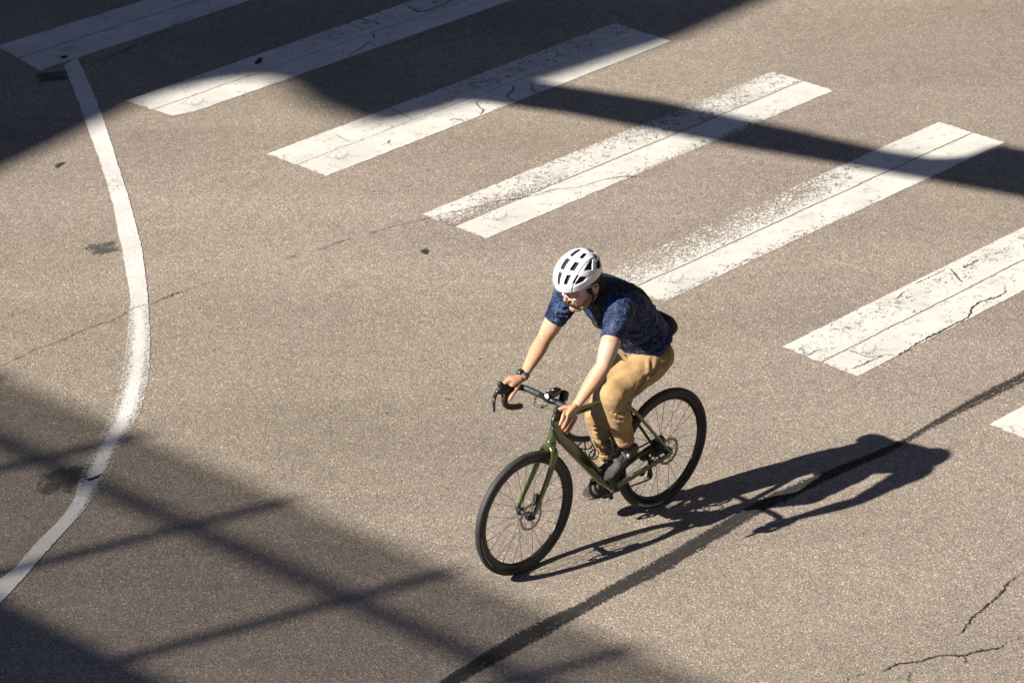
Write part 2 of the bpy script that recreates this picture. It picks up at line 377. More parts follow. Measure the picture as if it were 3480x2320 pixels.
for i in range(7):
    Q = {}
    for e in (0, 1):
        for s in (0, 1):
            Q[e, s] = gp(*corner[(i, e, s)]) if (i, e, s) in corner else model(i, e, s)
    NU, NV = 300, 16
    grid = []; wear = []
    bm = new(); o = Q[0, 0].copy(); W_ = []
    for strip in (0, 1):
        mid = 0.5 + {3: .0, 4: .02, 5: .03, 1: .03}.get(i, 0)
        gap = {0: .010, 1: .007, 2: .005, 3: .012, 4: .012, 5: .010, 6: .006}[i]
        va, vb = (0.0, mid-gap) if strip == 0 else (mid+gap, 1.0)
        rows = []
        for a in range(NU+1):
            u = a/NU; row = []
            for b in range(NV+1):
                v = va+(vb-va)*b/NV
                jx = jy = 0.0
                if b in (0, NV):
                    inner = (strip == 0 and b == NV) or (strip == 1 and b == 0)
                    base = noise.noise(V((u*9, 3.1+i*7, 0)))*.014 + noise.noise(V((u*60, i*3.3, 1)))*.009 + (noise.noise(V((u*130, i*3.3, 4+strip)))*.006)
                    jy = (base if inner else noise.noise(V((u*30, i*5+strip*9+b, 2)))*.012 + noise.noise(V((u*110, i+b, 5)))*.011)
                if a in (0, NU): jx = noise.noise(V((v*14, i*2.7+a, 8)))*.004 + noise.noise(V((v*50, i*2.7+a, 9)))*.0022
                uu, vv = u+jx, v+jy
                if i == 1 and a < 14 and strip == 1:      # chipped corner
                    vv = min(vv, 0.90 + a*0.0075)
                P = (Q[0, 0]*(1-uu)+Q[1, 0]*uu)*(1-vv) + (Q[0, 1]*(1-uu)+Q[1, 1]*uu)*vv
                row.append(bm.verts.new(V((P.x, P.y, 0.003))-o)); W_.append(wearf(i, u, v))
            rows.append(row)
        for a in range(NU):
            for b in range(NV):
                bm.faces.new((rows[a][b], rows[a+1][b], rows[a+1][b+1], rows[a][b+1]))
    ob = obj('crosswalk_bar', bm, M['bar'], smooth=False); ob.location = o
    at = ob.data.attributes.new('wear', 'FLOAT', 'POINT'); at.data.foreach_set('value', W_)
    tag(ob, bar_labels[i], 'road marking', 'crosswalk bars'); bars.append(ob)

# curved white line
LE = [(gp(425, 440, R0), gp(515, 385, R0), .12, .12), (gp(510, 650, R0), gp(600, 570, R0), .12, .1), (gp(600, 900, R0), gp(690, 800, R0), .1, .1), (gp(690, 1150, R0), gp(790, 1110, R0), .15, .15),
      (gp(760, 1400, R0), gp(860, 1330, R0), .1, .1), (gp(790, 1568, R0), gp(918, 1548, R0), .12, .12), (gp(810, 150, R1), gp(942, 150, R1), .14, .14), (gp(840, 330, R1), gp(966, 325, R1), .2, .2), (gp(868, 500, R1), gp(984, 480, R1), .2, .2),
      (gp(858, 640, R1), gp(992, 630, R1), .55, .4), (gp(842, 800, R1), gp(1000, 790, R1), .68, .45), (gp(815, 1000, R1), gp(990, 1000, R1), .72, .55), (gp(770, 1180, R1), gp(955, 1180, R1), .72, .55), (gp(700, 1340, R1), gp(905, 1320, R1), .75, .6),
      (gp(640, 1460, R1), gp(840, 1440, R1), .75, .66), (gp(590, 60, R2), gp(790, 40, R2), .78, .7), (gp(530, 200, R2), gp(720, 210, R2), .72, .72), (gp(500, 330, R2), gp(625, 330, R2), .2, .6), (gp(400, 480, R2), gp(545, 440, R2), .14, .4),
      (gp(250, 630, R2), gp(400, 595, R2), .14, .16), (gp(100, 800, R2), gp(270, 740, R2), .2, .16), (gp(0, 880, R2), gp(150, 880, R2), .16, .16), (gp(-180, 1040, R2), gp(-20, 1060, R2), .16, .16)]
S_ = spline([(a.x, a.y, b.x, b.y, wa, wb) for a, b, wa, wb in LE], 16)
grid = []; wear = []
NVL = 20
for k, s in enumerate(S_):
    row = []; wr = []
    A_, B_ = V((s[0], s[1], 0)), V((s[2], s[3], 0))
    for j in range(NVL+1):
        t = j/NVL; tt = t
        if j in (0, NVL): tt += noise.noise(V((k*.35, j, 4)))*.05 + noise.noise(V((k*.9, j, 4)))*.04
        row.append(A_.lerp(B_, tt))
        e1 = 1-smooth01(t, .1, .5); e2 = smooth01(t, .55, .9)
        wv = .1 + max(s[4]-.1, 0)*e1*.70 + max(s[5]-.1, 0)*e2*.80
        if s[4] > .3 or s[5] > .3: wv += .06
        if 15*3.0+6 < k < 15*3.0+13: wv = .34      # tyre scrubs
        wr.append(min(1, wv))
    grid.append(row); wear.append(wr)
ob = wsheet('white_line', grid, wear, M['line'], 0.0045)
tag(ob, 'long white painted line curving down the left side, worn thin in its lower part', 'road marking')

M['tar'] = mat('tar', (0.035, 0.033, 0.03), 0.6, var=.3, vs=60, bump=.5, bs=120)
M['crack'] = mat('crack', (0.03, 0.027, 0.025), 0.95)
def tarmat():
    m = paint('tar_seal', (0.032, 0.030, 0.028), 5.0, 0.0, 190.0, (1, 1, 1), .02, 0.0, 75.0)
    return m
M['seal'] = tarmat()
M['smudge'] = paint('smudge', (0.085, 0.08, 0.075), 5.0, 0.0, 90.0, (1, 1, 1), .09, 0.0)

# tar seam on the right
SE = [((720, 1600), (800, 1660)), ((870, 1490), (960, 1540)), ((1000, 1410), (1100, 1462)), ((1250, 1255), (1330, 1340)), ((1500, 1128), (1600, 1185)), ((1700, 1040), (1790, 1075)), ((1850, 950), (1930, 1000)), ((2050, 840), (2120, 905)), ((2200, 755), (2270, 830))]
S2 = [(gp(*a, R3), gp(*b, R3)) for a, b in SE]
S2 += [(gp(1240, 470, R6), gp(1275, 520, R6)), (gp(1390, 392, R6), gp(1435, 440, R6)), (gp(1640, 290, R6), gp(1670, 325, R6)), (gp(1900, 185, R6), gp(1925, 215, R6)), (gp(2030, 122, R6), gp(2050, 146, R6)),
       (gp(1780, 1370, R5), gp(1800, 1410, R5)), (gp(2050, 1212, R5), gp(2075, 1275, R5)), (gp(2352, 1060, R5), gp(2370, 1125, R5)), (gp(2700, 870, R5), gp(2720, 920, R5))]
S_ = spline([(a.x, a.y, b.x, b.y) for a, b in S2], 24)
grid = []; wear = []
for k, s in enumerate(S_):
    row = []; wr = []; A_, B_ = V((s[0], s[1], 0)), V((s[2], s[3], 0))
    for j in range(13):
        t = j/12; tt = t
        if j in (0, 12): tt += noise.noise(V((k*.3, j, 14)))*.12 + noise.noise(V((k*.9, j, 4)))*.10
        row.append(A_.lerp(B_, tt))
        fq = k/len(S_)
        wv = .27 + .17*math.exp(-((t-.62)/.09)**2) + .24*smooth01(abs(t-.5), .2, .5)
        if fq > .55: wv += .10*smooth01(fq, .6, .8)
        wr.append(wv)
    grid.append(row); wear.append(wr)
ob = wsheet('tar_seam', grid, wear, M['seal'], 0.0035)
tag(ob, 'long black tar seam running from the bottom edge under the cyclist\'s shadow', 'tar seam')

def patch(name, pts, reg, wr, mat_, z, label, cat):
    P = [gp(x, y, reg) for x, y in pts]
    c = sum(P, V())/len(P)
    rim = []
    n = len(P)
    for i in range(n):
        for k in range(6):
            t = k/6; q = P[i].lerp(P[(i+1) % n], t)
            q = q + (q-c).normalized()*noise.noise(q*40)*.012
            rim.append(q)
    bm = new(); W_ = []
    cv = bm.verts.new(V((0, 0, z))); W_.append(wr)
    rings = []
    for f_, ww in ((.6, wr), (1.0, min(1, wr+.22))):
        rg = []
        for q in rim:
            d = q-c; rg.append(bm.verts.new(V((d.x*f_, d.y*f_, z)))); W_.append(ww)
        rings.append(rg)
    m_ = len(rim)
    for i in range(m_):
        bm.faces.new((cv, rings[0][i], rings[0][(i+1) % m_]))
        bm.faces.new((rings[0][i], rings[1][i], rings[1][(i+1) % m_], rings[0][(i+1) % m_]))
    o = obj(name, bm, mat_, smooth=False); o.location = (c.x, c.y, 0)
    for p in o.data.polygons:
        if p.normal.z < 0: p.flip()
    at = o.data.attributes.new('wear', 'FLOAT', 'POINT'); at.data.foreach_set('value', W_)
    tag(o, label, cat)
patch('tar_patch', [(555, 165), (600, 140), (690, 125), (765, 112), (778, 150), (805, 180), (700, 200), (650, 230), (600, 200)], R1, .42, M['smudge'], .0032, 'grey patchy tar smear touching the sunlit upper part of the curved line', 'tar patch')
patch('tar_patch', [(270, 190), (400, 140), (560, 118), (610, 105), (640, 110), (600, 190), (520, 240), (470, 300), (300, 320), (230, 290)], R2, .40, M['smudge'], .0032, 'broad dark smudge beside the lower part of the curved line', 'tar patch')
patch('tar_patch', [(580, 215), (640, 195), (690, 178), (650, 210), (590, 232)], R2, .1, M['tar'], .0062, 'thin black tar scrap lying across the worn curved line', 'tar patch')
patch('tar_patch', [(230, 490), (440, 470), (465, 530), (250, 565)], R0, .42, M['smudge'], .0032, 'dark rectangular tar patch in shade under the top left crosswalk bar', 'tar patch')
patch('tar_patch', [(392, 382), (440, 376), (456, 386), (430, 398)], R0, .1, M['tar'], .0075, 'small black oval spot where the curved line meets the top left bar', 'tar patch')
patch('tar_patch', [(1690, 430), (1720, 395), (1752, 390), (1745, 415), (1715, 435)], R0, .1, M['tar'], .0062, 'black leaf-shaped spot on the second crosswalk bar from the top left', 'tar patch')
patch('tar_patch', [(362, 1105), (390, 1090), (437, 1082), (415, 1102), (375, 1122)], R0, .1, M['tar'], .0032, 'small dark spot on asphalt left of the curved line, near the upper shadow edge', 'tar patch')
patch('tar_patch', [(966, 575), (978, 571), (987, 577), (980, 585), (970, 583)], None, .0, M['tar'], .0032, 'small dark spot on asphalt between helmet and curved line', 'tar patch')

def crack(name, lines, z, label, w0=.0045, bar=None):
    """one object per crack line; on a bar they are its parts, on the road the first line is the crack and the rest its parts"""
    top = bars[bar] if bar is not None else None
    for li, (reg, pts, wf) in enumerate(lines):
        rnd = random.Random(len(label)+li*7)
        P = [gp(x, y, reg) for x, y in pts]
        S = [V(s) for s in spline([tuple(p) for p in P], max(6, int(40/len(P))+6))]
        bm = new(); prev = None; o0 = V((P[0].x, P[0].y, 0)) if top is None else (V(top.location) if bar is not None else V((0, 0, 0)))
        for i, c in enumerate(S):
            T = (S[min(i+1, len(S)-1)]-S[max(i-1, 0)]).normalized(); Nn = V((-T.y, T.x, 0))
            c = c + Nn*(rnd.uniform(-1, 1)*.006)
            e = min(1, 6*min(i, len(S)-1-i)/len(S)+.15)
            wd = w0*wf*e*(.35+1.0*abs(noise.noise(V((i*.37, len(label), li+1)))*2))
            a = bm.verts.new(V((c.x, c.y, z))+Nn*wd-o0); b = bm.verts.new(V((c.x, c.y, z))-Nn*wd-o0)
            if prev: bm.faces.new((prev[0], prev[1], b, a))
            prev = (a, b)
        o = obj(name if top is None else 'crack', bm, M['crack'], smooth=False)
        for p in o.data.polygons:
            if p.normal.z < 0: p.flip()
        if top is None:
            o.location = o0; top = o; tag(o, label, 'crack'); off_top = o0.copy()
            continue
        o.parent = top
        if bar is None: 
            for v in o.data.vertices: v.co -= V((0, 0, 0)) 
            o.matrix_local = Matrix.Translation(-off_top)
crack('asphalt_crack', [(R1, [(-60, 985), (30, 940), (190, 860), (380, 790), (560, 710), (640, 680), (760, 640), (870, 575), (960, 545), (1000, 540), (1150, 475), (1240, 450), (1350, 405), (1520, 355)], .8),
      (R1, [(1900, 240), (1970, 215)], .9), (R1, [(2100, 185), (2250, 130), (2352, 100)], .8), (RM, [(270, 1568), (450, 1515), (600, 1480), (740, 1446)], .6)], .0058,
      'long thin crack crossing the curved line from the left edge towards the crosswalk')
crack('asphalt_crack', [(RM, [(740, 1446), (850, 1420), (1000, 1385), (1130, 1350), (1300, 1325), (1460, 1290), (1540, 1265), (1700, 1250), (1850, 1205), (2000, 1180), (2130, 1180), (2280, 1140)], .8), (RM, [(740, 1450), (800, 1480), (870, 1505), (960, 1450)], .6)], .0061,
      'jagged crack wandering through the near half of the crazed crosswalk bar', bar=3)
crack('asphalt_crack', [(R4, [(2345, 830), (2240, 910), (2200, 970), (2130, 1030), (2070, 1085), (2010, 1130), (1950, 1210), (1900, 1260)], 1.3)], .0058, 'short steep crack near the right edge, lower right of the picture')
crack('asphalt_crack', [(R4, [(2240, 1285), (2190, 1335), (2100, 1350), (2000, 1370), (1940, 1390), (1830, 1385), (1740, 1400), (1640, 1430), (1520, 1440), (1440, 1480), (1395, 1496)], 1.4), (R4, [(1940, 1392), (1962, 1410), (1955, 1442)], .9), (R4, [(1300, 1510), (1200, 1530), (1170, 1568)], .5), (R4, [(2300, 1285), (2330, 1262)], .8), (R4, [(1595, 1490), (1585, 1520), (1582, 1570)], .9)], .0058,
      'branching crack running along the bottom right corner of the road')
crack('asphalt_crack', [(R0, [(560, 460), (720, 385), (860, 320), (1040, 245), (1200, 150), (1350, 90), (1560, 20)], .8), (R0, [(640, 425), (760, 375), (900, 310)], .7), (R0, [(0, 545), (100, 500), (220, 470)], .5)], .0052,
      'crack in shade along the near edge of the top left crosswalk bar')
crack('asphalt_crack', [(R5, [(900, 965), (960, 930), (1000, 920)], 1), (R5, [(1160, 920), (1240, 945), (1320, 970), (1440, 955), (1500, 965)], .7), (R5, [(1200, 1052), (1320, 1000), (1420, 960)], 1.0),
      (R5, [(1500, 965), (1560, 930), (1640, 880), (1740, 830), (1850, 770), (1980, 700), (2000, 650), (2060, 605), (2140, 580), (2220, 545), (2225, 490)], 1.6), (R5, [(1490, 590), (1530, 555), (1555, 535)], 1), (R5, [(1860, 380), (1900, 430), (1940, 475)], 1.3), (R5, [(1940, 375), (2000, 350), (2050, 320)], 1.4), (R5, [(1620, 485), (1720, 440), (1830, 385)], .8)], .0062,
      'branching cracks in the wide clean crosswalk bar right of the rider', bar=5)
crack('asphalt_crack', [(RM, [(840, 810), (870, 795), (920, 805), (930, 815)], 1.1), (RM, [(1010, 680), (1040, 720), (1065, 740), (1040, 770)], 1.2), (RM, [(1265, 560), (1260, 610), (1225, 640), (1250, 670), (1290, 665)], 1.2), (RM, [(1380, 560), (1395, 610), (1440, 625)], 1), (RM, [(430, 960), (438, 940)], 1.6),
      (RM, [(75, 900), (130, 930), (180, 950)], .6), (RM, [(430, 720), (520, 760), (590, 800)], .9), (RM, [(1120, 520), (1180, 570)], .8), (RM, [(1450, 370), (1490, 350), (1475, 335)], 1.2)], .0061,
      'forked cracks scattered over the half shaded third crosswalk bar', bar=2)
crack('asphalt_crack', [(RM, [(540, 30), (600, 70), (650, 85), (730, 60), (800, 35), (860, 5)], 2.2), (RM, [(200, 120), (300, 145), (380, 175)], 1), (RM, [(140, 150), (230, 190), (270, 210)], .9), (RM, [(150, 385), (240, 330), (300, 290), (340, 310)], 1.2), (RM, [(330, 230), (340, 260)], 1.6)], .0063,
      'wide forked crack at the top edge in the second crosswalk bar', bar=1)

# ---------------------------------------------------------------- shade casters outside the frame
M['steel'] = mat('painted_steel', (0.16, 0.17, 0.18), 0.5, 0.3, var=.15, vs=3)
M['concrete'] = mat('concrete', (0.30, 0.29, 0.27), 0.85, var=.15, vs=2, bump=.3, bs=30)
def smoked():
    m = bpy.data.materials.new('tinted_glass'); m.use_nodes = True; nt = m.node_tree; nt.nodes.remove(nt.nodes['Principled BSDF'])
    t = N(nt, 'BsdfTransparent'); t.inputs[0].default_value = (0.59, 0.585, 0.575, 1)
    g = N(nt, 'BsdfGlossy', Roughness=0.05); ms = N(nt, 'MixShader'); ms.inputs[0].default_value = 0.06
    nt.links.new(t.outputs[0], ms.inputs[1]); nt.links.new(g.outputs[0], ms.inputs[2]); nt.links.new(ms.outputs[0], nt.nodes['Material Output'].inputs[0])
    return m
M['smoked'] = smoked()
TE = math.tan(R(SUN_EL)); sh = V((math.cos(R(SUN_AZ)), math.sin(R(SUN_AZ)), 0))
def lift(P, h): return V((P.x, P.y, 0)) - sh*(h/TE) + V((0, 0, h))
# footbridge: deck edge runs along bd, tinted parapet panels on it
HD = 7.35
nb = V((.6691, .7431, 0)); bd = V((.7431, -.6691, 0))
E0 = lift(nb*9.0 + bd*(-11.2), HD)      # a point on the deck's edge
fb = empty('footbridge', Matrix.Translation(V((E0.x, E0.y, 0))))
tag(fb, 'elevated footbridge with tinted parapet panels, outside the frame, whose shade falls on the lower left', 'footbridge')
def bl(t, n, z): # bridge coords -> local to empty
    return bd*t + nb*n + V((0, 0, z))
def bbox(bm, t0, t1, n0, n1, z0, z1):
    c = [bm.verts.new(bl(t, n, z)) for t in (t0, t1) for n in (n0, n1) for z in (z0, z1)]
    for f in ((0, 1, 3, 2), (4, 6, 7, 5), (0, 4, 5, 1), (2, 3, 7, 6), (0, 2, 6, 4), (1, 5, 7, 3)): bm.faces.new([c[k] for k in f])
# camera position along the bridge
tc_ = (CO-E0).dot(bd); ncam = (CO-E0).dot(nb)
TL, TR = -22.0, tc_+8
bm = new(); bbox(bm, TL, TR, -7.5, 0.0 if ncam > .02 else ncam-.06, HD-.45, HD); obj('deck', bm, M['concrete'], fb, False)
L2w = 0.93; L1w = 1.40
t1 = ((lift(V((-1.74, 15.3, 0)), HD+.93))-E0).dot(bd)   # a post
TQ = tc_ - 9.6          # the parapet stops well short of the camera's place on the bridge
k0 = -int((t1-TL)/1.22)
tt = []
k = k0
while t1+k*1.22 < TQ: tt.append(t1+k*1.22); k += 1
for t in tt:
    bm = new(); bbox(bm, t-.038, t+.038, -.035, .035, HD+.002, HD+L1w); obj('post', bm, M['steel'], fb, False)
bm = new(); bbox(bm, TL, tt[-1], -.028, .028, HD+L2w-.045, HD+L2w+.045); obj('rail', bm, M['steel'], fb, False)
for a, b in zip(tt, tt[1:]):
    bm = new(); bbox(bm, a+.047, b-.047, -.004, .004, HD+.005, HD+L2w-.052); bbox(bm, a+.047, b-.047, -.004, .004, HD+L2w+.052, HD+L1w-.01); obj('glass_panel', bm, M['smoked'], fb, False)
for t in (TL+.6, tc_-7.0):
    bm = new(); bbox(bm, t-.3, t+.3, -2.0, -1.2, 0, HD-.452); obj('pier', bm, M['concrete'], fb, False)

# unseen added canopy: outline follows the upper left shadow it casts
def slab(bm, pts, h, th=.10):
    lo = [bm.verts.new(lift(V((x, y, 0)), h)) for x, y in pts]; hi = [bm.verts.new(v.co+V((0, 0, th))) for v in lo]
    n = len(pts); bm.faces.new(lo[::-1]); bm.faces.new(hi)
    for i in range(n): bm.faces.new((lo[i], lo[(i+1) % n], hi[(i+1) % n], hi[i]))
def gv(L): return [tuple(gp(*p)[:2]) for p in L]
big = gv([(2000, -120), (1740, 4), (1650, 42), (1540, 92), (1380, 142), (1230, 192), (1080, 226), (1000, 258), (870, 288), (790, 272), (700, 238), (640, 190), (570, 178), (470, 192), (350, 220), (290, 243), (100, 336), (-10, 388), (-200, 470), (-700, 560), (-1400, 300), (-1400, -500), (1200, -700), (2200, -300)])
can = empty('shadow_plate', Matrix.Translation(V((-14, 18, 0)))); tag(can, 'added unseen canopy with scalloped edge, outside the frame, whose shade falls on the upper left', 'shade_plate')
bm = new(); slab(bm, big, 15.0)
for v in bm.verts: v.co -= V((-14, 18, 0))
obj('top_slab', bm, M['steel'], can, False)
for gx, gy in ((-9, 24), (-12, 30)):
    q = lift(V((gx, gy, 0)), 15.0) - V((-14, 18, 0)); bm = new(); cyl(bm, (q.x, q.y, 0), (q.x, q.y, 14.995), .15); obj('column', bm, M['steel'], can)
beam = [(-6.2, 25.4)] + gv([(1130, 175), (1210, 190), (1500, 235), (1800, 300), (2030, 352), (2130, 368), (2200, 365), (2280, 336), (2352, 350), (2700, 420), (2700, 540), (2352, 456), (2100, 410), (1900, 374), (1700, 340), (1300, 262), (1080, 232)]) + [(-6.4, 25.0)]  # unseen plate added to cast the narrow shadow, shaped from that shadow's outline
be = empty('shadow_beam', Matrix.Translation(V((-8, 16, 0)))); tag(be, 'added narrow gantry arm, outside the frame, whose shade crosses the crosswalk', 'shade_beam')
bm = new(); slab(bm, beam, 6.4, .06)
for v in bm.verts: v.co -= V((-8, 16, 0))
obj('arm', bm, M['steel'], be, False)
q = lift(V((-6.0, 25.1, 0)), 6.4) - V((-8, 16, 0)); bm = new(); cyl(bm, (q.x, q.y, 0), (q.x, q.y, 6.395), .1); obj('column', bm, M['steel'], be)

# dark unseen buildings added round the junction to close off part of the sky
M['facade'] = mat('sky_block_wall', (0.03, 0.029, 0.032), 0.9, var=.2, vs=1.5)
M['pane'] = mat('window_glass', (0.02, 0.025, 0.03), 0.15)
for (x0, x1, y0, y1, hh, lab) in ((0, 44, -34, -12, 60, 'tall dark building added behind the camera to block sky, outside the frame'), (13, 34, -9, 31, 60, 'tall dark building added past the right side to block sky, outside the frame'), (-18, 34, 36, 60, 60, 'long dark building added beyond the crosswalk to block sky, outside the frame'), (-52, -21, 24, 60, 50, 'dark building added beyond the upper left to block sky, outside the frame')):
    bd_ = empty('sky_block_building', Matrix.Translation(V(((x0+x1)/2, (y0+y1)/2, 0)))); tag(bd_, lab, 'building')
    bm = new(); box(bm, (0, 0, hh/2+.002), (x1-x0, y1-y0, hh)); obj('wall', bm, M['facade'], bd_, False)
    bm = new(); box(bm, (0, 0, hh+.35), (x1-x0+.6, y1-y0+.6, .7)); obj('top_slab', bm, M['concrete'], bd_, False)
    for k in range(int(hh/4)):
        bm = new(); box(bm, (0, 0, 2.4+k*4), (x1-x0+.08, y1-y0+.08, 1.8)); obj('window_band', bm, M['pane'], bd_, False)

# ---------------------------------------------------------------- bicycle (x forward, y left, z up, origin at the rear contact)
fx = V((-0.7243673, -0.6894142, 0)); lf = V((0.6891580, -0.7240981, -0.0272625)); bu = V((0.0187951, -0.0197480, 0.9996283)); B0 = V((0.797410, 15.423089, 0))
BM = Matrix(((fx.x, lf.x, bu.x, B0.x), (fx.y, lf.y, bu.y, B0.y), (fx.z, lf.z, bu.z, B0.z), (0, 0, 0, 1)))
RW = .349; WB = 1.0387
M['green'] = mat('green_frame_paint', (0.085, 0.102, 0.026), 0.24, 0.45, coat=1.0, var=.12, vs=6)
M['tyre'] = mat('tyre_rubber', (0.030, 0.0285, 0.027), 0.62, bump=.3, bs=300, var=.15, vs=25)
M['rim'] = mat('rim_black', (0.012, 0.012, 0.013), 0.28)
M['black'] = mat('black_plastic', (0.013, 0.013, 0.014), 0.35, bump=.1)
M['matte'] = mat('matte_black', (0.018, 0.018, 0.019), 0.65, bump=.3, bs=250)
M['tape'] = mat('bar_tape', (0.024, 0.024, 0.025), 0.55, bump=.5, bs=120)
M['alloy'] = mat('dark_alloy', (0.05, 0.05, 0.053), 0.35, 0.9)
M['steelb'] = mat('bright_steel', (0.42, 0.40, 0.37), 0.35, 0.9)
M['chain'] = mat('chain_steel', (0.16, 0.15, 0.14), 0.35, 0.9, var=.4, vs=90)
M['decal'] = mat('pale_decal', (0.45, 0.46, 0.47), 0.5)
bike = empty('bicycle', BM); tag(bike, 'dark green drop-bar road bicycle with black wheels, ridden across the road', 'bicycle')
def part(name, bm, m, parent=None, smooth=True): return obj(name, bm, m, parent or bike, smooth)

def wheel(cx, cz, rear):
    rng = random.Random(3+rear)
    wh = empty('wheel'); wh.parent = bike; wh.location = (cx, 0, cz)
    # tyre: tread with fine ridges
    def torus(bm, prof, n=160):
        rings = []
        for i in range(n):
            a = 2*math.pi*i/n; e = V((math.cos(a), 0, math.sin(a)))
            rings.append([bm.verts.new(e*r+V((0, y, 0))) for r, y in prof])
        k = len(prof)
        for i in range(n):
            for j in range(k):
                bm.faces.new((rings[i][j], rings[i][(j+1) % k], rings[(i+1) % n][(j+1) % k], rings[(i+1) % n][j]))
    prof = []
    tr = .0195; rc = RW-tr
    for i in range(44):
        t = 2*math.pi*i/44; rr = tr
        c = math.cos(t)
        if c > .35: rr = tr-(.0007 if i % 2 else 0)
        prof.append((rc+rr*math.cos(t), rr*math.sin(t)*.97))
    bm = new(); torus(bm, prof); ty = part('tyre', bm, M['tyre'], wh)
    # side knobs
    for s in (-1, 1):
        bm = new()
        for i in range(240):
            a = 2*math.pi*(i+.5*(s > 0))/240; e = V((math.cos(a), 0, math.sin(a)))
            th = math.radians(52); rr = tr+.0002
            c = e*(rc+rr*math.cos(th))+V((0, s*rr*math.sin(th), 0))
            t = V((-math.sin(a), 0, math.cos(a))); m = basis(c, t, (e*math.cos(th)+V((0, s*math.sin(th), 0))))
            box(bm, (0, 0, 0), (.0045, .0035, .0016), m)
        part('tread_knobs', bm, M['tyre'], ty, False)
    bm = new(); torus(bm, [(.3135, .0125), (.318, .0115), (.318, -.0115), (.3135, -.0125), (.300, -.0125), (.288, -.009), (.2815, -.003), (.2805, 0), (.2815, .003), (.288, .009), (.300, .0125)])
    part('rim', bm, M['rim'], wh)
    bm = new(); w0 = .05 if not rear else .062
    loft(bm, [(0, -w0, 0, .011), (0, -.034, 0, .012), (0, -.033, 0, .023), (0, -.027, 0, .023), (0, -.022, 0, .014), (0, .022, 0, .014), (0, .027, 0, .024), (0, .035, 0, .024), (0, .036, 0, .014), (0, w0, 0, .012)], 1, 24, (1, 0, 0), 'flat')
    part('hub', bm, M['black'], wh)
    bm = new(); ns = 24; off = rng.uniform(0, .2)
    for i in range(ns):
        a = 2*math.pi*i/ns+off; s = 1 if i % 2 else -1
        ha = a+(.95 if (i//2) % 2 else -.95)
        p0 = V((.0225*math.cos(ha), s*.030, .0225*math.sin(ha))); p1 = V((.283*math.cos(a), s*.003, .283*math.sin(a)))
        cyl(bm, p0, p1, .00115, 6)
        cyl(bm, p1+(p0-p1).normalized()*.014, p1, .0021, 6)
    part('spokes', bm, M['black'], wh)
    # brake disc on the left side
    bm = new(); y0 = .047; n = 144
    for (ra, rb) in ((0, 1),):
        pass
    V0 = []
    for i in range(n):
        a = 2*math.pi*i/n; wv = math.sin(a*12)
        ro = .0795+.0012*wv; ri = .0640+.0022*math.sin(a*12+1.2)
        e = V((math.cos(a), 0, math.sin(a)))
        V0.append([bm.verts.new(e*r+V((0, y, 0))) for r, y in ((ri, y0-.001), (ro, y0-.001), (ro, y0+.001), (ri, y0+.001))])
    hole = lambda i: (i % 12) in (3, 4, 8)
    for i in range(n):
        A, B = V0[i], V0[(i+1) % n]
        for j in range(4): bm.faces.new((A[j], A[(j+1) % 4], B[(j+1) % 4], B[j]))
    for i in range(36):      # dark vent holes through the braking track
        a = 2*math.pi*(i+.5)/36; e = V((math.cos(a), 0, math.sin(a))); r = .0690+.0045*((i % 3)-.6)
        t = V((-math.sin(a), 0, math.cos(a)))
        box(bm, (0, 0, 0), (.0052, .0036, .0026), basis(e*r+V((0, y0, 0)), t, V((0, 1, 0))), midx=1)
    for i in range(5):
        a = 2*math.pi*i/5+.3; b_ = a+.42
        p0 = V((.021*math.cos(a), y0-.003, .021*math.sin(a))); p1 = V((.045*math.cos(a+.32), y0-.001, .045*math.sin(a+.32))); p2 = V((.066*math.cos(b_), y0, .066*math.sin(b_)))
        loft(bm, [(*p0, .0012, .0045), (*p1, .0012, .0035), (*p2, .0012, .004)], 3, 8, (0, 1, 0), 'flat')
        p3 = V((.066*math.cos(b_-.5), y0, .066*math.sin(b_-.5)))
        loft(bm, [(*p1, .001, .003), (*p3, .001, .003)], 1, 8, (0, 1, 0), 'flat')
    loft(bm, [(0, y0-.006, 0, .024), (0, y0+.0025, 0, .024)], 1, 24, (1, 0, 0), 'flat', 1)
    rot = part('brake_disc', bm, [M['steelb'], M['matte']], wh, False)
    # sidewall marks
    bm = new()
    def band(a0, a1, r0, r1):
        k = 10; pv = None
        for i in range(k+1):
            a = a0+(a1-a0)*i/k; row = []
            for r in (r0, r1):
                yy = math.sqrt(max(0, (tr*1.02)**2-(r-rc)**2))*.97+.0004
                row.append(bm.verts.new((r*math.cos(a), yy, r*math.sin(a))))
            if pv: bm.faces.new((pv[0], pv[1], row[1], row[0]))
            pv = row
    if rear: band(R(-92), R(-54), .3235, .3275); band(R(-92), R(-54), .3325, .3345)
    else: band(R(-40), R(-2), .3265, .3310)
    if rear:
        for k in range(11):
            a = R(-88+k*3.1); band(a, a+R(1.5), .3275, .3325) if k % 4 != 3 else None
    part('sidewall_mark', bm, M['decal'], ty)
    return wh
wr = wheel(0, RW, 1); wf = wheel(WB, RW, 0)

BB = V((.412, 0, .277)); HTt = V((.797, 0, .862)); HTb = V((.849, 0, .706)); STt = V((.246, 0, .79))
bm = new()
loft(bm, [(*(HTt), .021, .021), (*HTt.lerp(HTb, .5), .0225, .026), (*HTb, .0245, .0285)], 4, 24, (0, 1, 0), 'flat')
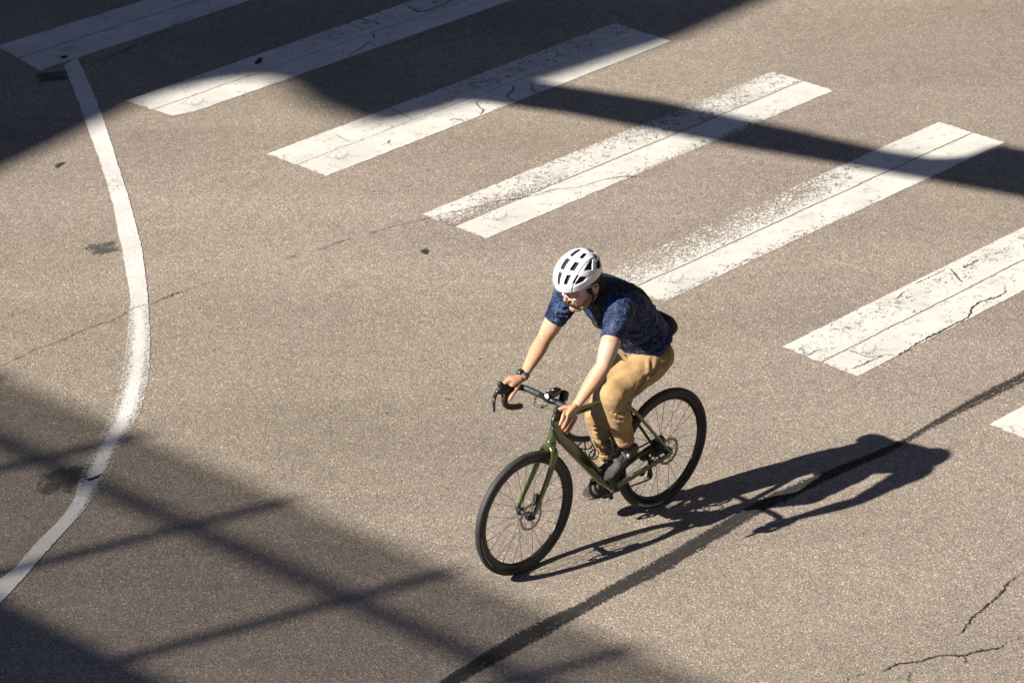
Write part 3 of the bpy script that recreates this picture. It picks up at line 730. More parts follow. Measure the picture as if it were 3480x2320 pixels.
# down tube, broad and squared
loft(bm, [(.822, 0, .772, .022, .030), (.77, 0, .700, .024, .034), (.62, 0, .518, .026, .034), (.48, 0, .352, .030, .032), (.415, 0, .285, .034, .026)], 5, 28, (0, 1, 0), 'round', power=2.8)
loft(bm, [(.812, 0, .836, .019, .022), (.74, 0, .824, .018, .020), (.55, 0, .806, .017, .017), (.36, 0, .792, .016, .015), (.250, 0, .776, .016, .014)], 5, 24, (0, 1, 0), 'round', power=2.6)
loft(bm, [(*BB, .032, .022), (.372, 0, .40, .022, .019), (.31, 0, .595, .017, .018), (*STt, .0165, .0185)], 5, 24, (0, 1, 0), 'flat', power=2.5)
loft(bm, [(BB.x, -.037, BB.z, .023), (BB.x, .037, BB.z, .023)], 1, 28, (1, 0, 0), 'flat')
for s in (-1, 1):
    loft(bm, [(.278, s*.008, .702, .010, .012), (.245, s*.022, .672, .0085, .012), (.18, s*.043, .583, .0085, .0105), (.08, s*.058, .45, .0085, .0095), (.014, s*.066, .362, .0085, .0095), (-.002, s*.067, .345, .010, .012)], 5, 16, (0, 1, 0), 'round')
    loft(bm, [(.405, s*.022, .272, .012, .017), (.345, s*.036, .283, .010, .0195), (.24, s*.050, .303, .010, .0175), (.10, s*.062, .326, .0095, .0155), (.03, s*.066, .337, .009, .014), (-.004, s*.067, .347, .008, .012)], 5, 18, (0, 1, 0), 'round')
    box(bm, (.0, s*.067, .349), (.030, .011, .034), None, .004)
loft(bm, [(.30, -.012, .700, .011, .012), (.30, .012, .700, .011, .012)], 1, 14, (1, 0, 0), 'flat')
bm = remesh(bm, .0028, 5)
fr = part('frame', bm, M['green'])
bm = new()
def ringb(bm, p, d, r, wdt): d = V(d).normalized()*wdt; cyl(bm, V(p)-d, V(p)+d, r, 24)
ringb(bm, HTb.lerp(HTt, -.01), HTt-HTb, .0292, .0018); part('headset_seam', bm, M['matte'], fr)
bm = new(); loft(bm, [(*HTt, .020), (*(HTt+(HTt-HTb).normalized()*.035), .018)], 1, 24, (0, 1, 0), 'flat'); part('headset_spacer', bm, M['black'])
# fork
ax = V((WB, 0, RW))
bm = new()
loft(bm, [(*(HTb+(HTb-HTt).normalized()*.002), .0265, .030), (*(HTb+(HTb-HTt).normalized()*.022), .030, .031), (*(HTb+(HTb-HTt).normalized()*.038), .030, .026)], 4, 24, (0, 1, 0), 'round')
for s in (-1, 1):
    loft(bm, [(.857, s*.012, .680, .018, .024), (.862, s*.036, .664, .014, .026), (.874, s*.0475, .628, .0105, .0245), (.915, s*.053, .545, .0095, .022), (.975, s*.057, .445, .009, .017), (1.024, s*.059, .370, .009, .0135), (1.036, s*.059, .350, .009, .012)], 6, 20, (0, 1, 0), 'round')
bm = remesh(bm, .0026, 5); fk = part('fork', bm, M['green'])
bm = new(); cyl(bm, (WB, -.066, RW), (WB, .068, RW), .007); cyl(bm, (WB, .060, RW), (WB, .070, RW), .011); part('thru_axle', bm, M['black'])
bm = new(); box(bm, (-.012, 0, .0), (.045, .026, .036), basis((1.000, .045, .43), (.35, 0, -.94), (0, 1, 0)), .006); box(bm, (0, 0, 0), (.028, .02, .03), basis((.985, .05, .405), (1, 0, 0), (0, 0, 1)), .005)
for k in range(6): box(bm, (0, 0, 0), (.034, .012, .0022), basis((.972, .043, .398+k*.007), (1, 0, .3), (0, 0, 1)))
part('brake_caliper', bm, M['matte'])
bm = new(); box(bm, (0, 0, 0), (.05, .024, .032), basis((.075, .045, .368), (1, 0, -.1), (0, 0, 1)), .006); blob(bm, (.055, .045, .385), (.016, .013, .014)); part('brake_caliper', bm, M['matte'])
bm = new(); tube(bm, [(.849, .030, .69), (.875, .056, .62), (.93, .062, .53), (.985, .060, .43)], .0022, 6, 8); part('brake_hose', bm, M['black']); bm = new(); tube(bm, [(.40, .03, .29), (.3, .05, .315), (.16, .064, .335), (.09, .055, .37)], .0022, 6, 8); part('brake_hose', bm, M['black'])

# seatpost and saddle
bm = new(); tube(bm, [STt-V((0, 0, .02)), (.213, 0, .885)], .0135, 1, 20); part('seatpost', bm, M['black'])
bm = new(); loft(bm, [(.335, 0, .938, .017, .012), (.27, 0, .941, .026, .018), (.19, 0, .94, .045, .022), (.12, 0, .942, .068, .024), (.07, 0, .946, .066, .020)], 5, 24, (0, 1, 0), 'round'); sa = part('saddle', bm, M['matte'])
bm = new()
for s in (-1, 1): tube(bm, [(.30, s*.018, .925), (.25, s*.022, .902), (.17, s*.022, .900), (.10, s*.035, .925)], .0035, 5)
part('saddle_rail', bm, M['alloy'], sa)

# stem, bars
bm = new(); su = HTt+(HTt-HTb).normalized()*.05
loft(bm, [(.778, 0, .905, .019, .020), (.815, 0, .925, .017, .018), (.866, 0, .955, .019, .019)], 4, 20, (0, 1, 0), 'round')
loft(bm, [(.777+.006, 0, .893, .0195), (.770, 0, .925, .0195)], 1, 22, (0, 1, 0), 'round')
loft(bm, [(.869, -.023, .962, .0205), (.869, .023, .962, .0205)], 1, 22, (1, 0, 0), 'flat')
part('stem', bm, M['black'])
BC = V((.869, 0, .962))
hb = empty('handlebar'); hb.parent = bike
bm = new(); tube(bm, [(.869, -.09, .962), (.869, .09, .962)], .0158, 1, 20, 'flat'); part('bar_centre', bm, M['black'], hb)
for s in (-1, 1):
    def yy(*p): return [(x, s*y, z) for x, y, z in p]
    path = yy((.869, .055, .962), (.869, .11, .962), (.872, .155, .963), (.886, .183, .966), (.915, .197, .972), (.950, .203, .968), (.972, .211, .946), (.975, .221, .912), (.958, .231, .876), (.922, .239, .845), (.875, .246, .824), (.832, .250, .812))
    bm = new(); rr = [.0158, .0162, .0165, .0165, .0165, .0168, .0168, .0163, .0160, .0158, .0158, .0160]
    S = spline([(*p, r) for p, r in zip(path, rr)], 8)
    S = [(*q[:3], q[3]+(.0007 if (i//3) % 2 else 0)) for i, q in enumerate(S)]
    loft(bm, S, 1, 16, (0.2, 1, .3), 'round'); tp = part('bar_tape', bm, M['tape'], hb)
    # hood and brake lever
    bm = new()
    loft(bm, [(.935, s*.200, .975, .0165, .018), (.965, s*.2015, .982, .0165, .021), (.995, s*.203, .986, .0165, .0235), (1.018, s*.205, .992, .0165, .027), (1.026, s*.205, 1.002, .0155, .022)], 5, 20, (0, 1, 0), 'round')
    loft(bm, [(1.008, s*.205, .998, .016, .016), (1.016, s*.2055, 1.016, .0175, .018), (1.024, s*.206, 1.028, .0150, .016)], 4, 20, (0, 1, 0), 'round')
    bm = remesh(bm, .0022, 5); hd = part('brake_hood', bm, M['matte'], hb)
    bm = new()
    loft(bm, [(1.030, s*.207, 1.000, .011, .010), (1.043, s*.209, .985, .0115, .0095), (1.052, s*.213, .962, .0115, .008), (1.053, s*.219, .932, .0110, .0065), (1.045, s*.227, .902, .0095, .0055), (1.034, s*.236, .874, .0075, .005), (1.030, s*.241, .858, .0075, .006)], 6, 16, (0, 1, 0), 'round')
    lv = part('brake_lever', bm, M['black'], hb)
    # small lettering on the lever blade
    cu_ = bpy.data.curves.new('lever_lettering', 'FONT'); cu_.body = 'GRX'; cu_.size = .0125; cu_.align_x = 'CENTER'; cu_.extrude = .0002
    to = bpy.data.objects.new('t', cu_); scene.collection.objects.link(to)
    dg = bpy.context.evaluated_depsgraph_get(); me = bpy.data.meshes.new_from_object(to.evaluated_get(dg)); bpy.data.objects.remove(to)
    o = link(bpy.data.objects.new('lever_lettering', me)); me.materials.append(M['decal']); o.parent = lv
    o.matrix_local = basis((1.0605, s*.2165, .945), (-.12, s*.25, -.96), (.99, 0, .1))

# cables at the bar
bm = new()
tube(bm, [(.880, -.075, .955), (.905, -.07, .930), (.915, -.045, .915), (.895, -.02, .915), (.86, -.012, .92)], .0024, 8, 8)
tube(bm, [(.880, -.082, .955), (.899, -.075, .937), (.905, -.04, .925), (.88, -.012, .925)], .0020, 8, 8)
tube(bm, [(.880, .075, .955), (.905, .045, .935), (.915, .00, .925), (.905, -.02, .922), (.875, -.012, .915)], .0022, 8, 8)
part('brake_cable', bm, M['black'])
# front light
hl = empty('front_light'); hl.parent = bike
bm = new(); LM = basis((.845, .006, .993), (1, 0, .06), (0, 0, 1))
loft(bm, [(.800, .006, .992, .016, .013), (.815, .006, .993, .021, .0185), (.85, .006, .994, .022, .0195), (.878, .006, .992, .019, .0175)], 5, 22, (0, 1, 0), 'round', power=3.0)
box(bm, (-.02, 0, -.020), (.03, .018, .016), LM, .004)
lb = part('light_body', bm, mat('glossy_black', (0.012, .012, .012), .2, coat=.6), hl)
M['lens'] = bpy.data.materials.new('lit_lens'); M['lens'].use_nodes = True
_p = M['lens'].node_tree.nodes['Principled BSDF']; _p.inputs['Base Color'].default_value = (1, .9, .75, 1); _p.inputs['Emission Color'].default_value = (1, .82, .58, 1); _p.inputs['Emission Strength'].default_value = 3.0
bm = new(); blob(bm, (.8905, .006, .990), (.007, .0115, .0115)); part('lens', bm, M['lens'], hl)
bm = new(); blob(bm, (.852, .010, 1.0135), (.008, .006, .0015)); blob(bm, (.872, .000, 1.0115), (.009, .005, .0015)); part('power_button', bm, M['decal'], hl)
bm = new(); box(bm, (0, 0, 0), (.036, .040, .050), basis((.775, .016, .955), (1, 0, .25), (0, 0, 1)), .007); part('top_cap_box', bm, mat('worn_black', (.03, .026, .023), .5, bump=.3))

# bottle cages
def cage(base, axis, out, n='bottle_cage'):
    b = V(base); a = V(axis).normalized(); o_ = V(out).normalized(); sd_ = V((0, 1, 0)); bm = new(); rad = .037
    cc = b + o_*(rad+.003)
    def P(h, deg, r=rad): return cc + a*h + o_*(-r*math.cos(R(deg))) + sd_*(r*math.sin(R(deg)))
    loft(bm, [(*(b-a*.0+o_*.002), .007, .002), (*(b+a*.14+o_*.002), .007, .002)], 1, 8, (0, 1, 0), 'flat')
    for s in (-1, 1):
        loft(bm, [(*P(.02, 0), .0035, .005), (*P(.03, s*50), .0035, .005), (*P(.055, s*95), .003, .006), (*P(.095, s*125, .036), .003, .006), (*P(.125, s*150, .034), .003, .006), (*P(.135, s*178, .034), .003, .006)], 6, 8, o_, 'flat')
        loft(bm, [(*P(.13, 0), .0035, .005), (*P(.120, s*40), .0035, .005), (*P(.10, s*80), .003, .0055), (*P(.095, s*118, .036), .003, .005)], 6, 8, o_, 'flat')
        loft(bm, [(*P(.0, 0), .0035, .005), (*P(-.003, s*60, .03), .003, .005), (*P(.0, s*120, .026), .003, .005), (*P(.002, s*178, .024), .003, .005)], 6, 8, o_, 'flat')
    part(n, bm, M['black'])
dta = (V((.77, 0, .70))-V((.48, 0, .352))).normalized(); cage((.555, 0, .485), dta, (-dta.z, 0, dta.x))
cage((.385, 0, .415), (STt-BB), ((STt-BB).normalized().z, 0, -(STt-BB).normalized().x))

# crankset
cr = empty('crankset'); cr.parent = bike
CA = R(56)
cd = V((math.cos(CA), 0, math.sin(CA)))
def gear(bm, r, teeth, y, th, c=BB, inner=None):
    n = teeth*4; Rr = []
    inner = inner or r-.012
    for i in range(n):
        a = 2*math.pi*i/n; ro = r+(.0032 if i % 4 in (0, 1) else -.0012); e = V((math.cos(a), 0, math.sin(a)))
        Rr.append([bm.verts.new(c+e*q+V((0, y_, 0))) for q, y_ in ((inner, y-th), (ro, y-th), (ro, y+th), (inner, y+th))])
    for i in range(n):
        A, B = Rr[i], Rr[(i+1) % n]
        for j in range(4): bm.faces.new((A[j], A[(j+1) % 4], B[(j+1) % 4], B[j]))
bm = new(); gear(bm, .0935, 46, -.052, .0013, inner=.076); part('chainring', bm, M['alloy'], cr, False)
bm = new(); gear(bm, .0615, 30, -.044, .0013, inner=.048)
for i in range(4):
    a = CA+R(45+i*90); e = V((math.cos(a), 0, math.sin(a))); loft(bm, [(*(BB+V((0, -.056, 0))), .006, .017), (*(BB+e*.05+V((0, -.054, 0))), .005, .012), (*(BB+e*.082+V((0, -.052, 0))), .004, .010)], 3, 10, (0, 1, 0), 'flat')
part('chainring', bm, M['alloy'], cr, False)
for s in (1, -1):
    e = cd*s; y0 = .058*s
    bm = new(); loft(bm, [(*(BB+V((0, y0, 0))), .0085, .019), (*(BB+e*.05+V((0, y0+.004*s, 0))), .0075, .0155), (*(BB+e*.17+V((0, y0+.010*s, 0))), .0075, .0135)], 4, 16, (0, 1, 0), 'round', power=3)
    cyl(bm, BB+V((0, y0-.02*s, 0)), BB+V((0, y0+.011*s, 0)), .013)
    part('crank_arm', bm, M['black'], cr)
    pc = BB+e*.17+V((0, y0+.055*s, 0)); bm = new()
    cyl(bm, BB+e*.17+V((0, y0, 0)), pc+V((0, .045*s, 0)), .0075)
    box(bm, (0, 0, 0), (.075, .055, .013), basis(pc, (1, 0, -.25 if s > 0 else .05), (0, 0, 1)), .005)
    blob(bm, (pc.x, pc.y, pc.z), (.02, .035, .014))
    part('pedal', bm, M['matte'], cr)
# chain, cassette, derailleurs
bm = new(); cs_c = V((0, 0, RW))
for k, r in enumerate((.0235, .0255, .0275, .030, .0325, .0355, .0395, .044, .049, .0555, .0625)): gear(bm, r, int(r*500), -.062+.0028*k+.004, .0009, cs_c, r-.011 if r > .04 else .012)
part('cassette', bm, M['chain'], None, False)
rk = .0395; cy_ = -.045
bm = new(); pts = []
def arc(c, r, a0, a1, y, n=12): return [(c[0]+r*math.cos(a0+(a1-a0)*i/n), y, c[2]+r*math.sin(a0+(a1-a0)*i/n)) for i in range(n+1)]
J1 = V((.030, -.05, .262)); J2 = V((.040, -.05, .172))
path = arc(BB, .0935, R(97), R(-92), -.052, 30)
path += [(J2.x+.01, -.05, J2.z-.0225)] + arc(J2, .0225, R(-80), R(-190), -.05, 6) + [(J1.x+.012, -.049, J1.z-.016)] + arc(J1, .0215, R(-40), R(60), -.048, 6) + arc(cs_c, rk, R(-60-30), R(-265), cy_, 18) + [path[0]]
tot = []; 
for a, b in zip(path, path[1:]):
    a, b = V(a), V(b); L_ = (b-a).length
    tot.append((a, b, L_))
dist = 0; step = .0127; nxt = 0; i_ = 0
for a, b, L_ in tot:
    while nxt <= dist+L_ and L_ > 1e-6:
        t = (nxt-dist)/L_; c = a.lerp(b, t); d = (b-a).normalized()
        up2 = d.cross(V((0, 1, 0)))
        for s in (-1, 1): box(bm, (0, s*(.0034 if i_ % 2 else .0024), 0), (.0135, .0012, .0068), basis(c, d, up2))
        nxt += step; i_ += 1
    dist += L_
part('chain', bm, M['chain'], None, False)
rd = empty('rear_derailleur'); rd.parent = bike
bm = new()
loft(bm, [(-.008, -.078, .325, .009, .012), (.02, -.082, .300, .012, .016), (.06, -.082, .292, .014, .020), (.078, -.078, .285, .012, .015)], 5, 16, (0, 1, 0), 'round')
loft(bm, [(.030, -.080, .29, .010, .012), (.030, -.072, .262, .008, .014)], 3, 14, (0, 1, 0), 'round')
part('derailleur_body', bm, M['black'], rd)
bm = new()
for s in (-1, 1): loft(bm, [(J1.x, -.050+s*.007, J1.z+.012, .0012, .011), (J1.x+.004, -.050+s*.007, (J1.z+J2.z)/2, .0012, .008), (J2.x, -.050+s*.007, J2.z-.012, .0012, .013)], 4, 10, (0, 1, 0), 'round')
part('pulley_cage', bm, M['black'], rd)
bm = new(); gear(bm, .0205, 11, -.05, .0022, J1, .005); part('pulley', bm, M['alloy'], rd, False)
bm = new(); gear(bm, .0215, 11, -.05, .0022, J2, .005); part('pulley', bm, M['alloy'], rd, False)
bm = new(); box(bm, (0, 0, 0), (.02, .014, .03), basis((.375, -.045, .385), (1, 0, 0), (0, 0, 1)), .004); box(bm, (0, -.012, 0), (.05, .004, .014), basis((.39, -.040, .378), (1, 0, -.3), (0, 0, 1)), .002); part('front_derailleur', bm, M['black'])

# ---------------------------------------------------------------- rider (same axes as the bicycle)
def skinmat():
    m = mat('skin', (0.5, 0.3, 0.2), 0.5, sss=0.12, spec=0.35)
    nt = m.node_tree; L = nt.links.new; p = nt.nodes['Principled BSDF']
    at = N(nt, 'Attribute', attribute_name='tone'); tc = N(nt, 'TexCoord')
    n = N(nt, 'TexNoise', Scale=28.0, Detail=5); L(tc.outputs['Object'], n.inputs['Vector'])
    mr = N(nt, 'MapRange'); mr.inputs[1].default_value = .3; mr.inputs[2].default_value = .7; mr.inputs[3].default_value = .9; mr.inputs[4].default_value = 1.08; L(n.outputs[0], mr.inputs[0])
    sc = N(nt, 'VectorMath', operation='SCALE'); L(at.outputs['Color'], sc.inputs[0]); L(mr.outputs[0], sc.inputs['Scale']); L(sc.outputs[0], p.inputs['Base Color'])
    n2 = N(nt, 'TexNoise', Scale=350.0, Detail=3); L(tc.outputs['Object'], n2.inputs['Vector'])
    b = N(nt, 'Bump', Strength=.25, Distance=.001); L(n2.outputs[0], b.inputs['Height']); L(b.outputs[0], p.inputs['Normal'])
    return m
M['skin'] = skinmat()
def shirtmat():
    m = mat('navy_print', (0.008, 0.014, 0.04), 0.68, spec=.22)
    nt = m.node_tree; L = nt.links.new; p = nt.nodes['Principled BSDF']; tc = N(nt, 'TexCoord')
    big = N(nt, 'TexNoise', Scale=20.0, Detail=5, Roughness=.6); L(tc.outputs['Object'], big.inputs['Vector'])
    n = N(nt, 'TexNoise', Scale=150.0, Detail=4, Roughness=.75); L(tc.outputs['Object'], n.inputs['Vector'])
    a1 = N(nt, 'Math', operation='MULTIPLY_ADD'); L(big.outputs[0], a1.inputs[0]); a1.inputs[1].default_value = .5; L(n.outputs[0], a1.inputs[2])
    mr = N(nt, 'MapRange'); mr.inputs[1].default_value = .72; mr.inputs[2].default_value = .95; L(a1.outputs[0], mr.inputs[0])
    m1 = N(nt, 'Mix', data_type='RGBA'); m1.inputs[6].default_value = (.003, .007, .026, 1); m1.inputs[7].default_value = (.011, .032, .10, 1); L(mr.outputs[0], m1.inputs[0])
    cur = m1.outputs[2]
    for sc_, th_, rad_, col_ in ((330.0, .78, .50, (.05, .10, .23)), (480.0, .85, .55, (.26, .33, .50)), (230.0, .96, .36, (.45, .50, .62))):
        v = N(nt, 'TexVoronoi', Scale=sc_); L(tc.outputs['Object'], v.inputs['Vector']); sp = N(nt, 'SeparateColor'); L(v.outputs['Color'], sp.inputs[0])
        jit = N(nt, 'MapRange'); jit.inputs[1].default_value = .35; jit.inputs[2].default_value = .65; jit.inputs[3].default_value = th_+.17; jit.inputs[4].default_value = th_-.04; L(big.outputs[0], jit.inputs[0])
        g = N(nt, 'Math', operation='GREATER_THAN'); L(sp.outputs[0], g.inputs[0]); L(jit.outputs[0], g.inputs[1])
        g2 = N(nt, 'Math', operation='LESS_THAN'); L(v.outputs['Distance'], g2.inputs[0]); g2.inputs[1].default_value = rad_
        gm = N(nt, 'Math', operation='MULTIPLY'); L(g.outputs[0], gm.inputs[0]); L(g2.outputs[0], gm.inputs[1])
        m2 = N(nt, 'Mix', data_type='RGBA'); L(gm.outputs[0], m2.inputs[0]); L(cur, m2.inputs[6]); m2.inputs[7].default_value = (*col_, 1); cur = m2.outputs[2]
    L(cur, p.inputs['Base Color'])
    n3 = N(nt, 'TexNoise', Scale=26.0, Detail=4); L(tc.outputs['Object'], n3.inputs['Vector'])
    b = N(nt, 'Bump', Strength=.55, Distance=.008); L(n3.outputs[0], b.inputs['Height']); L(b.outputs[0], p.inputs['Normal'])
    return m
M['shirt'] = shirtmat()
M['khaki'] = mat('khaki_twill', (0.335, 0.218, 0.097), 0.85, var=.14, vs=12, bump=.35, bs=45, sheen=.1, spec=.2)
M['seam'] = mat('khaki_seam', (0.24, 0.15, 0.06), 0.9)
M['sock'] = mat('patterned_sock', (0.015, 0.018, 0.06), 0.9, col2=(0.15, 0.010, 0.018), vs=45, lo=.54, hi=.57)
M['shoe'] = mat('dusty_shoe', (0.024, 0.022, 0.020), 0.75, col2=(0.10, 0.085, 0.065), vs=22, lo=.45, hi=.68, bump=.4, bs=60)
M['sole'] = mat('shoe_sole', (0.035, 0.032, 0.03), 0.8, bump=.4, bs=80)
M['dust'] = mat('dusty_toe', (0.20, 0.17, 0.13), 0.85, var=.2, vs=30)
M['helmet'] = mat('white_helmet', (0.78, 0.79, 0.82), 0.30, coat=.3)
M['hair'] = mat('brown_hair', (0.06, 0.032, 0.016), 0.55, var=.35, vs=80)
M['white'] = mat('white_frame', (0.75, 0.75, 0.76), 0.35)
M['bag'] = mat('black_bag', (0.012, 0.012, 0.016), 0.7, bump=.4, bs=90)
M['strap'] = mat('black_webbing', (0.010, 0.010, 0.013), 0.75, bump=.3, bs=200)

person = empty('person', BM); tag(person, 'cyclist in white helmet, dark blue speckled shirt and khaki trousers, leaning forward over the handlebar', 'person')
def pp(name, bm, m, parent=None, smooth=True): return obj(name, bm, m, parent or person, smooth)

# joints
HC = V((.652, .022, 1.558))                       # between the ears
HM = Matrix.Translation(HC) @ Matrix.Rotation(R(-6), 4, 'Z') @ Matrix.Rotation(R(15), 4, 'Y') @ Matrix.Rotation(R(-2), 4, 'X')
hp = lambda x, y, z: tuple(HM @ V((x, y, z)))
SHL, SHR = (.535, .175, 1.415), (.540, -.175, 1.405)
ELL, ELR = (.739, .262, 1.205), (.650, -.262, 1.138)
WRL, WRR = (.896, .222, 1.012), (.857, -.208, 1.006)
HIL, HIR = (.135, .095, 1.0), (.135, -.095, .99)
KNL, KNR = (.548, .150, .925), (.385, -.120, .655)
ANL, ANR = (.402, .122, .545), (.262, -.125, .265)
lerp = lambda a, b, t: tuple(a[i]*(1-t)+b[i]*t for i in range(3))
SPINE = [((.155, 0, 1.045), .088, .130), ((.20, 0, 1.13), .090, .135), ((.275, 0, 1.24), .108, .158), ((.375, 0, 1.335), .122, .172), ((.465, 0, 1.405), .115, .168), ((.525, 0, 1.445), .075, .110)]

# hands: fingers as separate tapering chains rooted in the palm
def hand(bm, s):
    """s=1 left hand (seen from outside), s=-1 right hand (seen from inside)"""
    y = lambda v: v*s
    if s > 0:
        loft(bm, [(*WRL, .023, .020), (.914, y(.228), 1.008, .030, .020), (.935, y(.230), .999, .037, .020), (.953, y(.232), .990, .041, .0185), (.966, y(.234), .982, .039, .015)], 5, 18, (.55, .45, .62), 'round')
        F = [[(.950, .218, 1.004), (.982, .224, 1.008), (1.008, .240, .990), (1.020, .238, .966), (1.014, .224, .950)],
             [(.940, .232, .996), (.968, .240, .994), (.999, .252, .973), (1.012, .250, .947), (1.004, .236, .930)],
             [(.925, .240, .983), (.950, .250, .976), (.985, .260, .954), (1.000, .256, .929), (.990, .242, .913)],
             [(.914, .244, .966), (.940, .256, .956), (.968, .262, .936), (.984, .257, .912), (.978, .242, .897)]]
        T = [(.915, .208, 1.006), (.940, .190, 1.010), (.968, .176, 1.002), (.990, .172, .988), (1.003, .176, .975)]
    else:
        loft(bm, [(*WRR, .022, .020), (.880, y(.206), 1.008, .026, .0195), (.905, y(.208), 1.008, .032, .0185), (.935, y(.210), 1.008, .036, .017), (.952, y(.212), 1.005, .034, .0145)], 5, 18, (-.5, -.6, .3), 'round')
        F = [[(.945, .205, 1.010), (.975, .215, 1.014), (1.000, .236, .995), (1.006, .236, .966), (1.000, .222, .948)],
             [(.940, .216, 1.004), (.965, .232, 1.002), (.988, .250, .978), (.997, .247, .950), (.990, .228, .932)],
             [(.930, .224, .995), (.950, .242, .986), (.970, .256, .960), (.982, .248, .934), (.978, .226, .916)],
             [(.915, .228, .985), (.932, .246, .970), (.952, .255, .944), (.966, .246, .918), (.967, .226, .903)]]
        T = [(.890, .198, 1.000), (.912, .184, .985), (.943, .174, .972), (.972, .168, .957), (.992, .166, .940)]
    rr = [(.0118, .0112, .0103, .0094, .0082), (.0118, .0114, .0105, .0095, .0082), (.0115, .0110, .0100, .0092, .0080), (.0104, .0100, .0090, .0082, .0072)]
    for f, r in zip(F, rr):
        loft(bm, [(p[0], y(p[1]), p[2], q) for p, q in zip(f, r)], 5, 12, (0, 1, 0), 'round')
        k = f[1]; blob(bm, (k[0], y(k[1]), k[2]+.002), (.0108, .0100, .0100), seg=12)
    loft(bm, [(p[0], y(p[1]), p[2], q) for p, q in zip(T, (.015, .0135, .0108, .0100, .0080))], 5, 12, (0, 1, 0), 'round')

bm = new()
loft(bm, [(*p, b, a) for p, a, b in SPINE], 5, 28, (0, 1, 0), 'round')
blob(bm, (.15, 0, 1.0), (.085, .12, .075))
for s, HI, KN, AN in ((1, HIL, KNL, ANL), (-1, HIR, KNR, ANR)):
    loft(bm, [(*HI, .064), (*lerp(HI, KN, .5), .062), (*KN, .052)], 4, 18, (0, 1, 0), 'round')
    loft(bm, [(*KN, .052), (*lerp(KN, AN, .3), .050), (*lerp(KN, AN, .75), .034), (*AN, .031)], 4, 18, (0, 1, 0), 'round')
for s, SH, EL, WR in ((1, SHL, ELL, WRL), (-1, SHR, ELR, WRR)):
    loft(bm, [(.50, s*.09, 1.405, .045), (*SH, .058), (*lerp(SH, EL, .35), .054, .053), (*lerp(SH, EL, .7), .0505, .0495), (*lerp(SH, EL, .93), .042, .042), (*EL, .040, .039),
              (*lerp(EL, WR, .14), .043, .041), (*lerp(EL, WR, .3), .0445, .040), (*lerp(EL, WR, .6), .036, .032), (*lerp(EL, WR, .85), .0275, .0235), (*WR, .0265, .0215)], 6, 36, (0, 1, .2), 'round')
    hand(bm, s)
for AN, HE, TO in ((ANL, (.372, .122, .510), (.52, .124, .458)), (ANR, (.235, -.125, .225), (.375, -.130, .192))):
    loft(bm, [(*HE, .020), (*lerp(HE, TO, .5), .024, .020), (*TO, .022, .012)], 4, 16, (0, 1, 0), 'round'); blob(bm, AN, (.033, .032, .04))
# neck and head
loft(bm, [(.500, .0, 1.425, .075, .066), (.555, .006, 1.462, .062, .062), (.600, .012, 1.500, .057, .060), hp(-.010, 0, -.015)+(.058, .062)], 4, 22, (0, 1, 0), 'round')
blob(bm, (-.012, 0, .045), (.098, .077, .093), M=HM)
blob(bm, (.035, 0, .000), (.066, .066, .085), M=HM)
loft(bm, [hp(.055, 0, .03)+(.060, .045), hp(.060, 0, -.02)+(.057, .045), hp(.060, 0, -.06)+(.050, .043), hp(.064, 0, -.095)+(.036, .034)], 4, 22, (0, 1, 0), 'round')
for s in (-1, 1):
    loft(bm, [hp(.002, s*.058, -.030)+(.018,), hp(.010, s*.055, -.062)+(.017,), hp(.045, s*.040, -.090)+(.017,), hp(.080, s*.014, -.108)+(.017,)], 4, 12, (0, 1, 0), 'round')
    blob(bm, (.076, s*.041, -.022), (.026, .022, .022), M=HM)
    blob(bm, (.093, s*.032, .034), (.014, .026, .008), M=HM)
    blob(bm, (.112, s*.0115, -.030), (.0105, .0075, .0078), M=HM)
    # ear
    bl_ = [(-.006, .026), (-.018, .030), (-.028, .018), (-.026, -.002), (-.016, -.020), (-.006, -.030), (.001, -.026)]
    loft(bm, [hp(x, s*(.079+.010*(1 if 0 < i < 5 else .3)), z)+(.0048,) for i, (x, z) in enumerate(bl_)], 4, 10, (0, 1, 0), 'round')
    blob(bm, (-.010, s*.078, 0), (.014, .006, .024), M=HM); blob(bm, (.002, s*.078, -.003), (.005, .006, .007), M=HM); blob(bm, (-.003, s*.080, -.027), (.007, .005, .008), M=HM)
loft(bm, [hp(.100, 0, .022)+(.0075, .008), hp(.112, 0, .004)+(.0085, .010), hp(.122, 0, -.016)+(.0105, .011), hp(.126, 0, -.026)+(.0120, .0105)], 4, 14, (0, 1, 0), 'round')
blob(bm, (.100, 0, -.058), (.016, .027, .0075), M=HM); blob(bm, (.098, 0, -.070), (.015, .024, .0085), M=HM); blob(bm, (.090, 0, -.102), (.019, .024, .018), M=HM)
blob(bm, (.092, 0, -.048), (.018, .032, .014), M=HM)
bm = remesh(bm, .0027, 9, .5)
HI_ = HM.inverted()
cols = []
base = V((.50, .295, .185)); red = V((.50, .22, .14)); pale = V((.53, .345, .245))
